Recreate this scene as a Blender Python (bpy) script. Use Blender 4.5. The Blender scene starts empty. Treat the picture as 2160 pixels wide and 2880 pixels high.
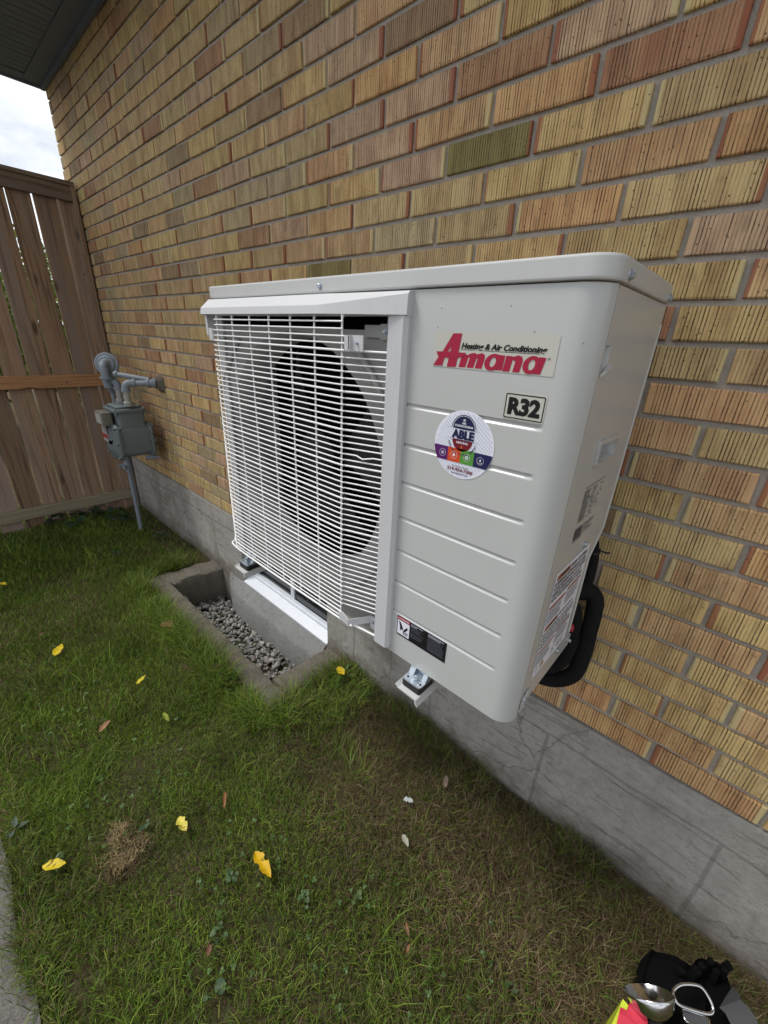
import bpy, bmesh, math, random
import numpy as np
from mathutils import Vector, Matrix, Euler

random.seed(7)
rng = np.random.default_rng(11)
R = math.radians
scene = bpy.context.scene
COL = scene.collection

# ------------------------------------------------------------------ camera
CAM = np.array([0.0, -0.9667, 1.3505])
YAW, PITCH, ROLL, FPX = -0.72414, -0.40283, 0.04916, 1140.2
def cam_axes():
    cy, sy, cp, sp = math.cos(YAW), math.sin(YAW), math.cos(PITCH), math.sin(PITCH)
    f = np.array([sy*cp, cy*cp, sp]); r = np.array([cy, -sy, 0.0]); u = np.cross(r, f)
    c, s = math.cos(ROLL), math.sin(ROLL)
    return c*r + s*u, -s*r + c*u, f
AR, AU, AF = cam_axes()
cd = bpy.data.cameras.new('camera'); cam = bpy.data.objects.new('camera', cd); COL.objects.link(cam)
cd.sensor_fit = 'HORIZONTAL'; cd.sensor_width = 36.0; cd.lens = FPX/2160*36.0
cd.clip_start = 0.02; cd.clip_end = 500
M = Matrix.Identity(4)
for i in range(3):
    M[i][0], M[i][1], M[i][2], M[i][3] = AR[i], AU[i], -AF[i], CAM[i]
cam.matrix_world = M
scene.camera = cam
def ray(px, py):
    return AR*(px-1080)/FPX - AU*(py-1440)/FPX + AF
def gp(px, py, z=0.0):                      # photo pixel -> point on a level plane
    v = ray(px, py); return CAM + v*((z-CAM[2])/v[2])
def wp(px, py, y=0.0):                      # photo pixel -> point on a plane parallel to the wall
    v = ray(px, py); return CAM + v*((y-CAM[1])/v[1])
def proj(p):
    d = np.asarray(p)-CAM; w = d@AF
    return 1080+FPX*(d@AR)/w, 1440-FPX*(d@AU)/w, w

# ------------------------------------------------------------------ world, sun, exposure
SUN_EL, SUN_AZ = R(60), R(232)              # azimuth clockwise from +Y
world = bpy.data.worlds.new('World'); scene.world = world; world.use_nodes = True
nt = world.node_tree; nt.nodes.clear()
def WN(t, **k):
    n = nt.nodes.new(t)
    for a, b in k.items(): setattr(n, a, b)
    return n
sky = WN('ShaderNodeTexSky', sky_type='NISHITA', sun_disc=False, sun_elevation=SUN_EL, sun_rotation=SUN_AZ)
tc = WN('ShaderNodeTexCoord')
mp = WN('ShaderNodeMapping'); mp.inputs['Scale'].default_value = (1.0, 1.0, 2.2)
nz = WN('ShaderNodeTexNoise'); nz.inputs['Scale'].default_value = 2.6; nz.inputs['Detail'].default_value = 7; nz.inputs['Roughness'].default_value = .55
cr = WN('ShaderNodeValToRGB')
cr.color_ramp.elements[0].position = .40; cr.color_ramp.elements[0].color = (4.6, 5.0, 5.7, 1)
cr.color_ramp.elements[1].position = .66; cr.color_ramp.elements[1].color = (12.6, 12.6, 12.6, 1)
mx = WN('ShaderNodeMix', data_type='RGBA'); mx.inputs[0].default_value = .9
bg = WN('ShaderNodeBackground'); bg.inputs['Strength'].default_value = .105
wo = WN('ShaderNodeOutputWorld')
L = nt.links.new
L(tc.outputs['Generated'], mp.inputs['Vector']); L(mp.outputs[0], nz.inputs['Vector']); L(nz.outputs['Fac'], cr.inputs[0])
L(sky.outputs[0], mx.inputs[6]); L(cr.outputs[0], mx.inputs[7]); L(mx.outputs[2], bg.inputs[0]); L(bg.outputs[0], wo.inputs[0])
sl = bpy.data.lights.new('sun', 'SUN'); sl.energy = 2.1; sl.angle = R(17); sl.color = (1.0, .97, .92)
so = bpy.data.objects.new('sun', sl); COL.objects.link(so)
sdir = Vector((math.sin(SUN_AZ)*math.cos(SUN_EL), math.cos(SUN_AZ)*math.cos(SUN_EL), math.sin(SUN_EL)))
so.rotation_euler = sdir.to_track_quat('Z', 'Y').to_euler(); so.location = (0, -3, 6)
vs = scene.view_settings
vs.view_transform = 'Standard'; vs.look = 'None'; vs.gamma = 1.0; vs.use_curve_mapping = False; vs.exposure = 0.38
scene.render.engine = 'CYCLES'
scene.cycles.use_denoising = True
scene.cycles.max_bounces = 6; scene.cycles.diffuse_bounces = 3; scene.cycles.transparent_max_bounces = 6
scene.cycles.sample_clamp_indirect = 6

# ------------------------------------------------------------------ helpers
def lin(r, g, b):
    f = lambda c: (c/255/12.92) if c/255 <= .04045 else ((c/255+.055)/1.055)**2.4
    return (f(r), f(g), f(b))

class MB:
    def __init__(s): s.v = []; s.f = []
    def quad(s, a, b, c, d):
        n = len(s.v); s.v += [tuple(a), tuple(b), tuple(c), tuple(d)]; s.f.append((n, n+1, n+2, n+3)); return s
    def poly(s, pts):
        n = len(s.v); s.v += [tuple(p) for p in pts]; s.f.append(tuple(range(n, n+len(pts)))); return s
    def box(s, x0, x1, y0, y1, z0, z1):
        n = len(s.v)
        s.v += [(x0,y0,z0),(x1,y0,z0),(x1,y1,z0),(x0,y1,z0),(x0,y0,z1),(x1,y0,z1),(x1,y1,z1),(x0,y1,z1)]
        s.f += [tuple(n+i for i in q) for q in ((0,3,2,1),(4,5,6,7),(0,1,5,4),(1,2,6,5),(2,3,7,6),(3,0,4,7))]; return s
    def loft(s, loops, cap=True, closed=True):
        n0 = len(s.v); k = len(loops[0])
        for l in loops: s.v += [tuple(p) for p in l]
        for i in range(len(loops)-1):
            for j in range(k if closed else k-1):
                a = n0+i*k+j; b = n0+i*k+(j+1) % k
                s.f.append((a, b, b+k, a+k))
        if cap:
            s.f.append(tuple(n0+j for j in reversed(range(k))))
            s.f.append(tuple(n0+(len(loops)-1)*k+j for j in range(k)))
        return s
    def prism(s, pts, d):                      # extrude a polygon (list of 3d points) by vector d
        d = np.array(d); return s.loft([pts, [tuple(np.array(p)+d) for p in pts]])
    def tube(s, path, r, n=10, cap=True):
        P = [Vector(p) for p in path]; rs = r if isinstance(r, (list, tuple)) else [r]*len(P)
        loops = []; up = None
        for i, p in enumerate(P):
            t = (P[min(i+1, len(P)-1)]-P[max(i-1, 0)]).normalized()
            if up is None:
                up = t.orthogonal().normalized()
            else:
                up = (up - t*up.dot(t)); up = up.normalized() if up.length > 1e-6 else t.orthogonal().normalized()
            w = t.cross(up)
            loops.append([tuple(p+(up*math.cos(a)+w*math.sin(a))*rs[i]) for a in [2*math.pi*j/n for j in range(n)]])
        return s.loft(loops, cap)
    def lathe(s, prof, c, axis, n=24, cap=True):   # prof: (radius, distance along axis)
        ax = Vector(axis).normalized(); u = ax.orthogonal().normalized(); w = ax.cross(u); c = Vector(c)
        loops = [[tuple(c+ax*h+(u*math.cos(a)+w*math.sin(a))*max(r, 1e-4)) for a in [2*math.pi*j/n for j in range(n)]] for r, h in prof]
        return s.loft(loops, cap)
    def cyl(s, a, b, r, n=16): return s.tube([a, b], r, n)

def rrect(x0, x1, y0, y1, r, n=6):
    out = []; R4 = r if isinstance(r, (list, tuple)) else (r,)*4
    for cx, cy, a0, r in ((x1-R4[0], y1-R4[0], 0, R4[0]), (x0+R4[1], y1-R4[1], 90, R4[1]), (x0+R4[2], y0+R4[2], 180, R4[2]), (x1-R4[3], y0+R4[3], 270, R4[3])):
        for i in range(n+1):
            a = R(a0+90*i/n); out.append((cx+r*math.cos(a), cy+r*math.sin(a)))
    return out
def rbox(mb, x0, x1, y0, y1, z0, z1, r, e=.004, n=6):     # box rounded in plan and eased top and bottom
    loops = []
    for z, i in ((z0, e), (z0+e*.3, e*.3), (z0+e, 0), (z0+e*1.12, 0), (z1-e*1.12, 0), (z1-e, 0), (z1-e*.3, e*.3), (z1, e)):
        loops.append([(x, y, z) for x, y in rrect(x0+i, x1-i, y0+i, y1-i, [max(q-i, .001) for q in r] if isinstance(r, (list, tuple)) else max(r-i, .001), n)])
    return mb.loft(loops)
def catmull(pts, k=6):
    P = [Vector(p) for p in pts]; P = [P[0]*2-P[1]]+P+[P[-1]*2-P[-2]]; out = []
    for i in range(1, len(P)-2):
        for j in range(k):
            t = j/k; a, b, c, d = P[i-1], P[i], P[i+1], P[i+2]
            out.append(.5*((2*b)+(c-a)*t+(2*a-5*b+4*c-d)*t*t+(3*b-a-3*c+d)*t**3))
    out.append(P[-2]); return [tuple(p) for p in out]

def mesh_of(name, mb, smooth=None):
    me = bpy.data.meshes.new(name); me.from_pydata(mb.v, [], mb.f)
    bm = bmesh.new(); bm.from_mesh(me); bmesh.ops.recalc_face_normals(bm, faces=bm.faces); bm.to_mesh(me); bm.free()
    if smooth:
        me.polygons.foreach_set('use_smooth', [True]*len(me.polygons)); me.set_sharp_from_angle(angle=R(smooth))
    me.update(); return me
def obj(name, mb, mat, parent=None, smooth=None):
    me = mb if isinstance(mb, bpy.types.Mesh) else mesh_of(name, mb, smooth)
    if mat and not me.materials: me.materials.append(mat)
    o = bpy.data.objects.new(name, me); COL.objects.link(o)
    if parent:
        o.parent = parent; o.matrix_parent_inverse = Matrix.Translation(parent.location).inverted() if parent.parent is None else Matrix.Translation(parent.location).inverted()
    return o
def tag(o, label=None, cat=None, group=None, kind=None):
    for k, v in (('label', label), ('category', cat), ('group', group), ('kind', kind)):
        if v: o[k] = v
    return o
def thing(name, label, cat, loc=(0, 0, 0), group=None):
    o = bpy.data.objects.new(name, None); COL.objects.link(o); o.location = loc; o.empty_display_size = .05
    return tag(o, label, cat, group)
# parents that are Empties sit at their base: child meshes are written in world coordinates
def part(name, mb, mat, parent, smooth=None):
    me = mb if isinstance(mb, bpy.types.Mesh) else mesh_of(name, mb, smooth)
    if mat and not me.materials: me.materials.append(mat)
    o = bpy.data.objects.new(name, me); COL.objects.link(o); o.parent = parent
    base = Vector((0, 0, 0)); p = parent
    while p: base += Vector(p.location); p = p.parent
    o.matrix_parent_inverse = Matrix.Identity(4)
    o.location = -base if (base.length > 0) else (0, 0, 0)
    return o

# ------------------------------------------------------------------ materials
class NT:
    def __init__(s, name):
        s.m = bpy.data.materials.new(name); s.m.use_nodes = True; s.t = s.m.node_tree
        s.b = s.t.nodes['Principled BSDF']; s.out = s.t.nodes['Material Output']
    def n(s, t, **k):
        x = s.t.nodes.new(t)
        for a, b in k.items():
            if a.startswith('i_'): x.inputs[a[2:].replace('_', ' ')].default_value = b
            else: setattr(x, a, b)
        return x
    def l(s, a, b): s.t.links.new(a, b); return b
    def coord(s, kind='Object', scale=(1, 1, 1)):
        if kind == 'World': c = s.n('ShaderNodeNewGeometry').outputs['Position']
        else: c = s.n('ShaderNodeTexCoord').outputs[kind]
        m = s.n('ShaderNodeMapping'); m.inputs['Scale'].default_value = scale
        s.l(c, m.inputs['Vector']); return m.outputs[0]
    def noise(s, vec, scale, detail=4, rough=.55, dist=0):
        x = s.n('ShaderNodeTexNoise'); x.inputs['Scale'].default_value = scale; x.inputs['Detail'].default_value = detail
        x.inputs['Roughness'].default_value = rough; x.inputs['Distortion'].default_value = dist
        if vec is not None: s.l(vec, x.inputs['Vector'])
        return x.outputs['Fac']
    def ramp(s, fac, stops, interp='LINEAR'):
        x = s.n('ShaderNodeValToRGB'); e = x.color_ramp.elements; x.color_ramp.interpolation = interp
        while len(e) < len(stops): e.new(.5)
        for q, (p, c) in zip(e, stops): q.position = p; q.color = (*c, 1) if len(c) == 3 else c
        s.l(fac, x.inputs[0]); return x.outputs[0]
    def mix(s, fac, a, b, mode='MIX'):
        x = s.n('ShaderNodeMix', data_type='RGBA', blend_type=mode)
        for v, i in ((fac, 0), (a, 6), (b, 7)):
            if hasattr(v, 'is_linked'): s.l(v, x.inputs[i])
            elif i == 0: x.inputs[0].default_value = v
            else: x.inputs[i].default_value = (*v, 1)
        return x.outputs[2]
    def math(s, op, a, b=None, c=None):
        x = s.n('ShaderNodeMath', operation=op)
        for i, v in enumerate((a, b, c)):
            if v is None: continue
            if hasattr(v, 'is_linked'): s.l(v, x.inputs[i])
            else: x.inputs[i].default_value = v
        return x.outputs[0]
    def bump(s, h, strength=.3, dist=.002, prev=None):
        x = s.n('ShaderNodeBump'); x.inputs['Strength'].default_value = strength; x.inputs['Distance'].default_value = dist
        s.l(h, x.inputs['Height'])
        if prev is not None: s.l(prev, x.inputs['Normal'])
        return x.outputs[0]
    def done(s, col=None, rough=.6, metal=0, normal=None, spec=.5):
        if col is not None:
            if hasattr(col, 'is_linked'): s.l(col, s.b.inputs['Base Color'])
            else: s.b.inputs['Base Color'].default_value = (*col, 1)
        if hasattr(rough, 'is_linked'): s.l(rough, s.b.inputs['Roughness'])
        else: s.b.inputs['Roughness'].default_value = rough
        s.b.inputs['Metallic'].default_value = metal; s.b.inputs['Specular IOR Level'].default_value = spec
        if normal is not None: s.l(normal, s.b.inputs['Normal'])
        return s.m

def m_paint(name, col, rough=.4, var=.08, bumps=.05, bscale=900, dirt=.0, spec=.5):
    t = NT(name); v = t.coord('World')
    n1 = t.noise(v, 7, 5, .6)
    c = t.mix(n1, tuple(x*(1-var) for x in col), tuple(min(1, x*(1+var)) for x in col))
    if dirt:
        d = t.ramp(t.noise(t.coord('World', (1, 1, .25)), 24, 6, .7), [(.5, (0, 0, 0)), (.75, (1, 1, 1))])
        dd = t.math('MULTIPLY', d, dirt)
        c = t.mix(dd, c, (.16, .14, .11))
    return t.done(c, rough, 0, t.bump(t.noise(v, bscale, 2), bumps, .0006), spec)
def m_plain(name, col, rough=.5, metal=0, spec=.5): return NT(name).done(col, rough, metal, None, spec)
def m_metal(name, col, rough=.35, var=.25, scale=60):
    t = NT(name); v = t.coord('World'); n = t.noise(v, scale, 5, .65)
    c = t.mix(n, tuple(x*(1-var) for x in col), tuple(min(1, x*(1+var)) for x in col))
    r = t.math('MULTIPLY_ADD', n, .3, rough-.15)
    return t.done(c, r, 1.0, t.bump(n, .1, .0006))

def m_brick(name, attr=False):
    t = NT(name)
    if attr:
        a = t.n('ShaderNodeAttribute'); a.attribute_name = 'tint'; base = a.outputs['Color']; rnd = a.outputs['Alpha']
        a2 = t.n('ShaderNodeAttribute'); a2.attribute_name = 'lx'; lx = a2.outputs['Fac']
    else:
        oi = t.n('ShaderNodeObjectInfo'); base = oi.outputs['Color']; rnd = oi.outputs['Random']
        sx = t.n('ShaderNodeSeparateXYZ'); t.l(t.n('ShaderNodeTexCoord').outputs['Object'], sx.inputs[0]); lx = sx.outputs[0]
    pos = t.n('ShaderNodeNewGeometry').outputs['Position']
    sep = t.n('ShaderNodeSeparateXYZ'); t.l(pos, sep.inputs[0])
    off = t.math('MULTIPLY', rnd, 37.0)
    comb = t.n('ShaderNodeCombineXYZ'); t.l(t.math('ADD', sep.outputs[0], off), comb.inputs[0]); t.l(sep.outputs[1], comb.inputs[1]); t.l(sep.outputs[2], comb.inputs[2])
    def mp(sc):
        m = t.n('ShaderNodeMapping'); m.inputs['Scale'].default_value = sc; t.l(comb.outputs[0], m.inputs['Vector']); return m.outputs[0]
    # broad vertical bands of kiln colour, fine streaks, pits
    bands = t.noise(mp((9, 1, 2.5)), 3.0, 3, .5)
    streak = t.noise(mp((150, 20, 5)), 1.0, 4, .7)
    blot = t.noise(mp((1, 1, .8)), 42, 6, .72); soot = t.noise(mp((26, 4, 7)), 1.0, 6, .72)
    hs = t.n('ShaderNodeHueSaturation'); hs.inputs['Hue'].default_value = .490; hs.inputs['Saturation'].default_value = 1.05; hs.inputs['Value'].default_value = .78
    t.l(base, hs.inputs['Color'])
    c = t.mix(t.ramp(bands, [(.42, (0, 0, 0)), (.62, (1, 1, 1))]), base, hs.outputs[0])
    c = t.mix(t.math('MULTIPLY', t.ramp(streak, [(.5, (0, 0, 0)), (.78, (1, 1, 1))]), .38), c, (.20, .14, .08))
    c = t.mix(t.math('MULTIPLY', t.ramp(streak, [(.22, (1, 1, 1)), (.42, (0, 0, 0))]), .35), c, (.66, .56, .33))
    c = t.mix(t.math('MULTIPLY', t.ramp(blot, [(.56, (0, 0, 0)), (.78, (1, 1, 1))]), .45), c, (.13, .095, .055))
    c = t.mix(t.math('MULTIPLY', t.ramp(soot, [(.52, (0, 0, 0)), (.72, (1, 1, 1))]), .62), c, (.14, .10, .055))
    # combed ribs
    wob = t.noise(mp((30, 10, 60)), 1.0, 3, .6)
    ph = t.math('MULTIPLY_ADD', sep.outputs[0], 163.0, t.math('MULTIPLY', rnd, 9.0))
    ph = t.math('ADD', ph, t.math('MULTIPLY', wob, .22))
    saw = t.math('ABSOLUTE', t.math('SUBTRACT', t.math('FRACT', ph), .5))
    amp = t.noise(mp((70, 10, 14)), 1.0, 4, .7)
    groove = t.ramp(saw, [(.0, (0, 0, 0)), (.31, (0, 0, 0)), (.43, (1, 1, 1))])
    wn = t.n('ShaderNodeTexWhiteNoise', noise_dimensions='1D'); t.l(t.math('ADD', t.math('FLOOR', t.math('ADD', ph, .5)), t.math('MULTIPLY', rnd, 311.0)), wn.inputs['W'])
    brk = t.noise(mp((45, 10, 190)), 1.0, 3, .6)
    own = t.math('MULTIPLY_ADD', wn.outputs['Value'], .75, .25)
    gd = t.math('MULTIPLY', t.math('MULTIPLY', groove, own), t.ramp(amp, [(.30, (.35, .35, .35)), (.55, (1, 1, 1))]))
    gd = t.math('MULTIPLY', gd, t.ramp(brk, [(.34, (.45, .45, .45)), (.48, (1, 1, 1))]))
    # smooth unribbed strips at the two ends of the brick
    al = t.math('ABSOLUTE', lx)
    endm = t.math('GREATER_THAN', al, t.math('MULTIPLY_ADD', rnd, .006, .0905))
    gd = t.math('MULTIPLY', gd, t.math('SUBTRACT', 1.0, endm))
    c = t.mix(t.math('MINIMUM', t.math('MULTIPLY', gd, 1.1), .9), c, (.042, .027, .015))
    r2 = t.math('FRACT', t.math('MULTIPLY_ADD', rnd, 53.7, t.math('MULTIPLY', t.math('SIGN', lx), .37)))
    endc = t.ramp(r2, [(.0, (.55, .46, .24)), (.62, (.56, .47, .25)), (.78, (.27, .085, .05)), (1, (.25, .075, .045))], 'CONSTANT')
    c = t.mix(t.math('MULTIPLY', t.math('MULTIPLY', endm, t.math('GREATER_THAN', r2, .5)), .8), c, endc)
    pits = t.n('ShaderNodeTexVoronoi'); pits.inputs['Scale'].default_value = 1.0; t.l(mp((75, 60, 75)), pits.inputs['Vector'])
    pit = t.math('LESS_THAN', pits.outputs['Distance'], .10)
    c = t.mix(t.math('MULTIPLY', pit, .85), c, (.03, .022, .015))
    h = t.math('SUBTRACT', t.math('MULTIPLY', blot, .35), t.math('ADD', gd, t.math('MULTIPLY', pit, 1.2)))
    return t.done(c, .82, 0, t.bump(h, .75, .0022), .25)

def m_mortar():
    t = NT('mortar'); v = t.coord('World'); n = t.noise(v, 60, 6, .7); g = t.noise(v, 700, 3, .7)
    c = t.mix(n, (.31, .278, .24), (.58, .53, .47)); c = t.mix(t.math('MULTIPLY', t.ramp(g, [(.45, (0,0,0)), (.7, (1,1,1))]), .5), c, (.15, .13, .11))
    return t.done(c, .95, 0, t.bump(g, .8, .003, t.bump(n, .5, .004)), .2)
def m_concrete(name, a, b, dark, scratch=True, joints=False, scale=1.0):
    t = NT(name); v = t.coord('World'); n1 = t.noise(v, 5*scale, 6, .65, .4); n2 = t.noise(v, 45*scale, 6, .7); g = t.noise(v, 420, 3, .75)
    c = t.mix(n1, a, b); c = t.mix(t.math('MULTIPLY', t.ramp(n2, [(.48, (0,0,0)), (.70, (1,1,1))]), .4 if scratch else .75), c, dark)
    c = t.mix(t.math('MULTIPLY', t.ramp(g, [(.56, (0,0,0)), (.68, (1,1,1))]), .6), c, (.52, .50, .465)); c = t.mix(t.math('MULTIPLY', t.ramp(g, [(.30, (1,1,1)), (.42, (0,0,0))]), .5), c, tuple(q*.6 for q in dark))
    h = t.math('ADD', t.math('MULTIPLY', n2, .8), t.math('MULTIPLY', g, .5))
    if scratch:
        m = t.n('ShaderNodeMapping'); m.inputs['Rotation'].default_value = (0, R(-17), 0); m.inputs['Scale'].default_value = (3.4, 4, 22)
        t.l(t.n('ShaderNodeNewGeometry').outputs['Position'], m.inputs['Vector'])
        s = t.noise(m.outputs[0], 1.2, 6, .72, .6)
        lines = t.ramp(s, [(.36, (1,1,1)), (.43, (0,0,0))])
        pale = t.ramp(s, [(.57, (0,0,0)), (.68, (1,1,1))])
        blk = t.ramp(t.noise(v, 3.1, 4, .6), [(.40, (0, 0, 0)), (.60, (1, 1, 1))]); c = t.mix(t.math('MULTIPLY', t.math('MULTIPLY', lines, blk), .40), c, dark); c = t.mix(t.math('MULTIPLY', pale, .42), c, (.47, .455, .43)); eff = t.ramp(t.noise(t.coord('World', (1, 1, 1.6)), 7, 7, .75), [(.56, (0, 0, 0)), (.68, (1, 1, 1))]); c = t.mix(t.math('MULTIPLY', eff, .5), c, (.50, .485, .46)); st = t.ramp(t.noise(t.coord('World', (1.5, 1, 1)), 2.2, 6, .7), [(.52, (0, 0, 0)), (.66, (1, 1, 1))]); c = t.mix(t.math('MULTIPLY', st, .5), c, (.16, .128, .095))
        h = t.math('SUBTRACT', h, t.math('MULTIPLY', lines, .6))
        vo = t.n('ShaderNodeTexVoronoi', feature='DISTANCE_TO_EDGE'); vo.inputs['Scale'].default_value = 1.5
        wv = t.n('ShaderNodeVectorMath', operation='ADD'); t.l(v, wv.inputs[0])
        nn = t.n('ShaderNodeTexNoise'); nn.inputs['Scale'].default_value = 6; nn.inputs['Detail'].default_value = 5; t.l(v, nn.inputs['Vector'])
        sc = t.n('ShaderNodeVectorMath', operation='SCALE'); sc.inputs['Scale'].default_value = .22; t.l(nn.outputs['Color'], sc.inputs[0]); t.l(sc.outputs[0], wv.inputs[1])
        t.l(wv.outputs[0], vo.inputs['Vector'])
        crack = t.math('LESS_THAN', vo.outputs['Distance'], .0026)
        c = t.mix(t.math('MULTIPLY', crack, .4), c, (.05, .045, .04)); h = t.math('SUBTRACT', h, t.math('MULTIPLY', crack, .5))
    if joints:
        sp_ = t.n('ShaderNodeSeparateXYZ'); t.l(t.n('ShaderNodeNewGeometry').outputs['Position'], sp_.inputs[0])
        spl = t.math('MULTIPLY', t.ramp(t.math('ADD', sp_.outputs[2], t.math('MULTIPLY', t.math('SUBTRACT', t.noise(v, 14, 6, .75), .5), .30)), [(.02, (1, 1, 1)), (.13, (0, 0, 0))]), .6); c = t.mix(spl, c, (.105, .08, .055))   # soil splashed up from the bed
    if joints:                                   # block joints scored into the parging
        p = t.n('ShaderNodeSeparateXYZ'); t.l(t.n('ShaderNodeNewGeometry').outputs['Position'], p.inputs[0])
        wob = t.math('MULTIPLY', t.math('SUBTRACT', t.noise(v, 9, 3), .5), .012)
        fx = t.math('FRACT', t.math('MULTIPLY', t.math('ADD', p.outputs[0], t.math('ADD', wob, .175)), 1/.405))
        ex = t.math('ABSOLUTE', t.math('SUBTRACT', fx, .5))
        jl = t.math('MULTIPLY', t.math('GREATER_THAN', ex, .489), 1.0)
        jz = t.math('LESS_THAN', t.math('ABSOLUTE', t.math('SUBTRACT', t.math('ADD', p.outputs[2], wob), .322)), .0035)
        below = t.math('LESS_THAN', p.outputs[2], .322)
        j = t.math('MAXIMUM', t.math('MULTIPLY', jl, below), jz)
        c = t.mix(t.math('MULTIPLY', j, .38), c, (.10, .09, .08)); h = t.math('SUBTRACT', h, t.math('MULTIPLY', j, 1.5))
    return t.done(c, .93, 0, t.bump(h, .9, .0045 if scratch else .009), .2)
def m_wood(name, a, b, dark, grey, axis='z'):
    t = NT(name); oi = t.n('ShaderNodeObjectInfo')
    sc = {'z': (16, 42, 1.5), 'y': (16, 1.5, 42)}[axis]
    co = t.n('ShaderNodeTexCoord').outputs['Object']
    va = t.n('ShaderNodeVectorMath', operation='ADD'); t.l(co, va.inputs[0])
    cb = t.n('ShaderNodeCombineXYZ'); o7 = t.math('MULTIPLY', oi.outputs['Random'], 17.0)
    for i in range(3): t.l(o7, cb.inputs[i])
    t.l(cb.outputs[0], va.inputs[1])
    m = t.n('ShaderNodeMapping'); m.inputs['Scale'].default_value = sc; t.l(va.outputs[0], m.inputs['Vector'])
    g = t.noise(m.outputs[0], 1.0, 6, .65, 1.1)
    m2 = t.n('ShaderNodeMapping'); m2.inputs['Scale'].default_value = tuple(q*.25 for q in sc); t.l(va.outputs[0], m2.inputs['Vector'])
    w = t.noise(m2.outputs[0], 1.0, 4, .6, .4)
    c = t.mix(g, a, b); c = t.mix(t.math('MULTIPLY', t.ramp(g, [(.34, (1,1,1)), (.52, (0,0,0))]), .85), c, dark)
    c = t.mix(t.math('MULTIPLY', t.ramp(w, [(.45, (0,0,0)), (.62, (1,1,1))]), .75), c, grey)
    hv = t.n('ShaderNodeHueSaturation'); t.l(c, hv.inputs['Color']); t.l(t.math('MULTIPLY_ADD', oi.outputs['Random'], .62, .62), hv.inputs['Value'])
    m3 = t.n('ShaderNodeMapping'); m3.inputs['Scale'].default_value = (9, 9, 2.6) if axis == 'z' else (9, 2.6, 9); t.l(va.outputs[0], m3.inputs['Vector'])
    vo = t.n('ShaderNodeTexVoronoi'); vo.inputs['Scale'].default_value = 1.0; t.l(m3.outputs[0], vo.inputs['Vector'])
    kn = t.ramp(vo.outputs['Distance'], [(.07, (1,1,1)), (.15, (0,0,0))])
    c = t.mix(t.math('MULTIPLY', kn, .75), hv.outputs[0], (.035, .022, .014))
    return t.done(c, .85, 0, t.bump(g, .5, .002), .2)
def m_tint(name, rough=.6, trans=.25, attr='tint', spec=.3):
    t = NT(name); a = t.n('ShaderNodeAttribute'); a.attribute_name = attr
    t.l(a.outputs['Color'], t.b.inputs['Base Color']); t.b.inputs['Roughness'].default_value = rough; t.b.inputs['Specular IOR Level'].default_value = spec
    if trans:
        tr = t.n('ShaderNodeBsdfTranslucent'); t.l(a.outputs['Color'], tr.inputs['Color'])
        ms = t.n('ShaderNodeMixShader'); ms.inputs[0].default_value = trans
        t.l(t.b.outputs[0], ms.inputs[1]); t.l(tr.outputs[0], ms.inputs[2]); t.l(ms.outputs[0], t.out.inputs['Surface'])
    return t.m

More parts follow.
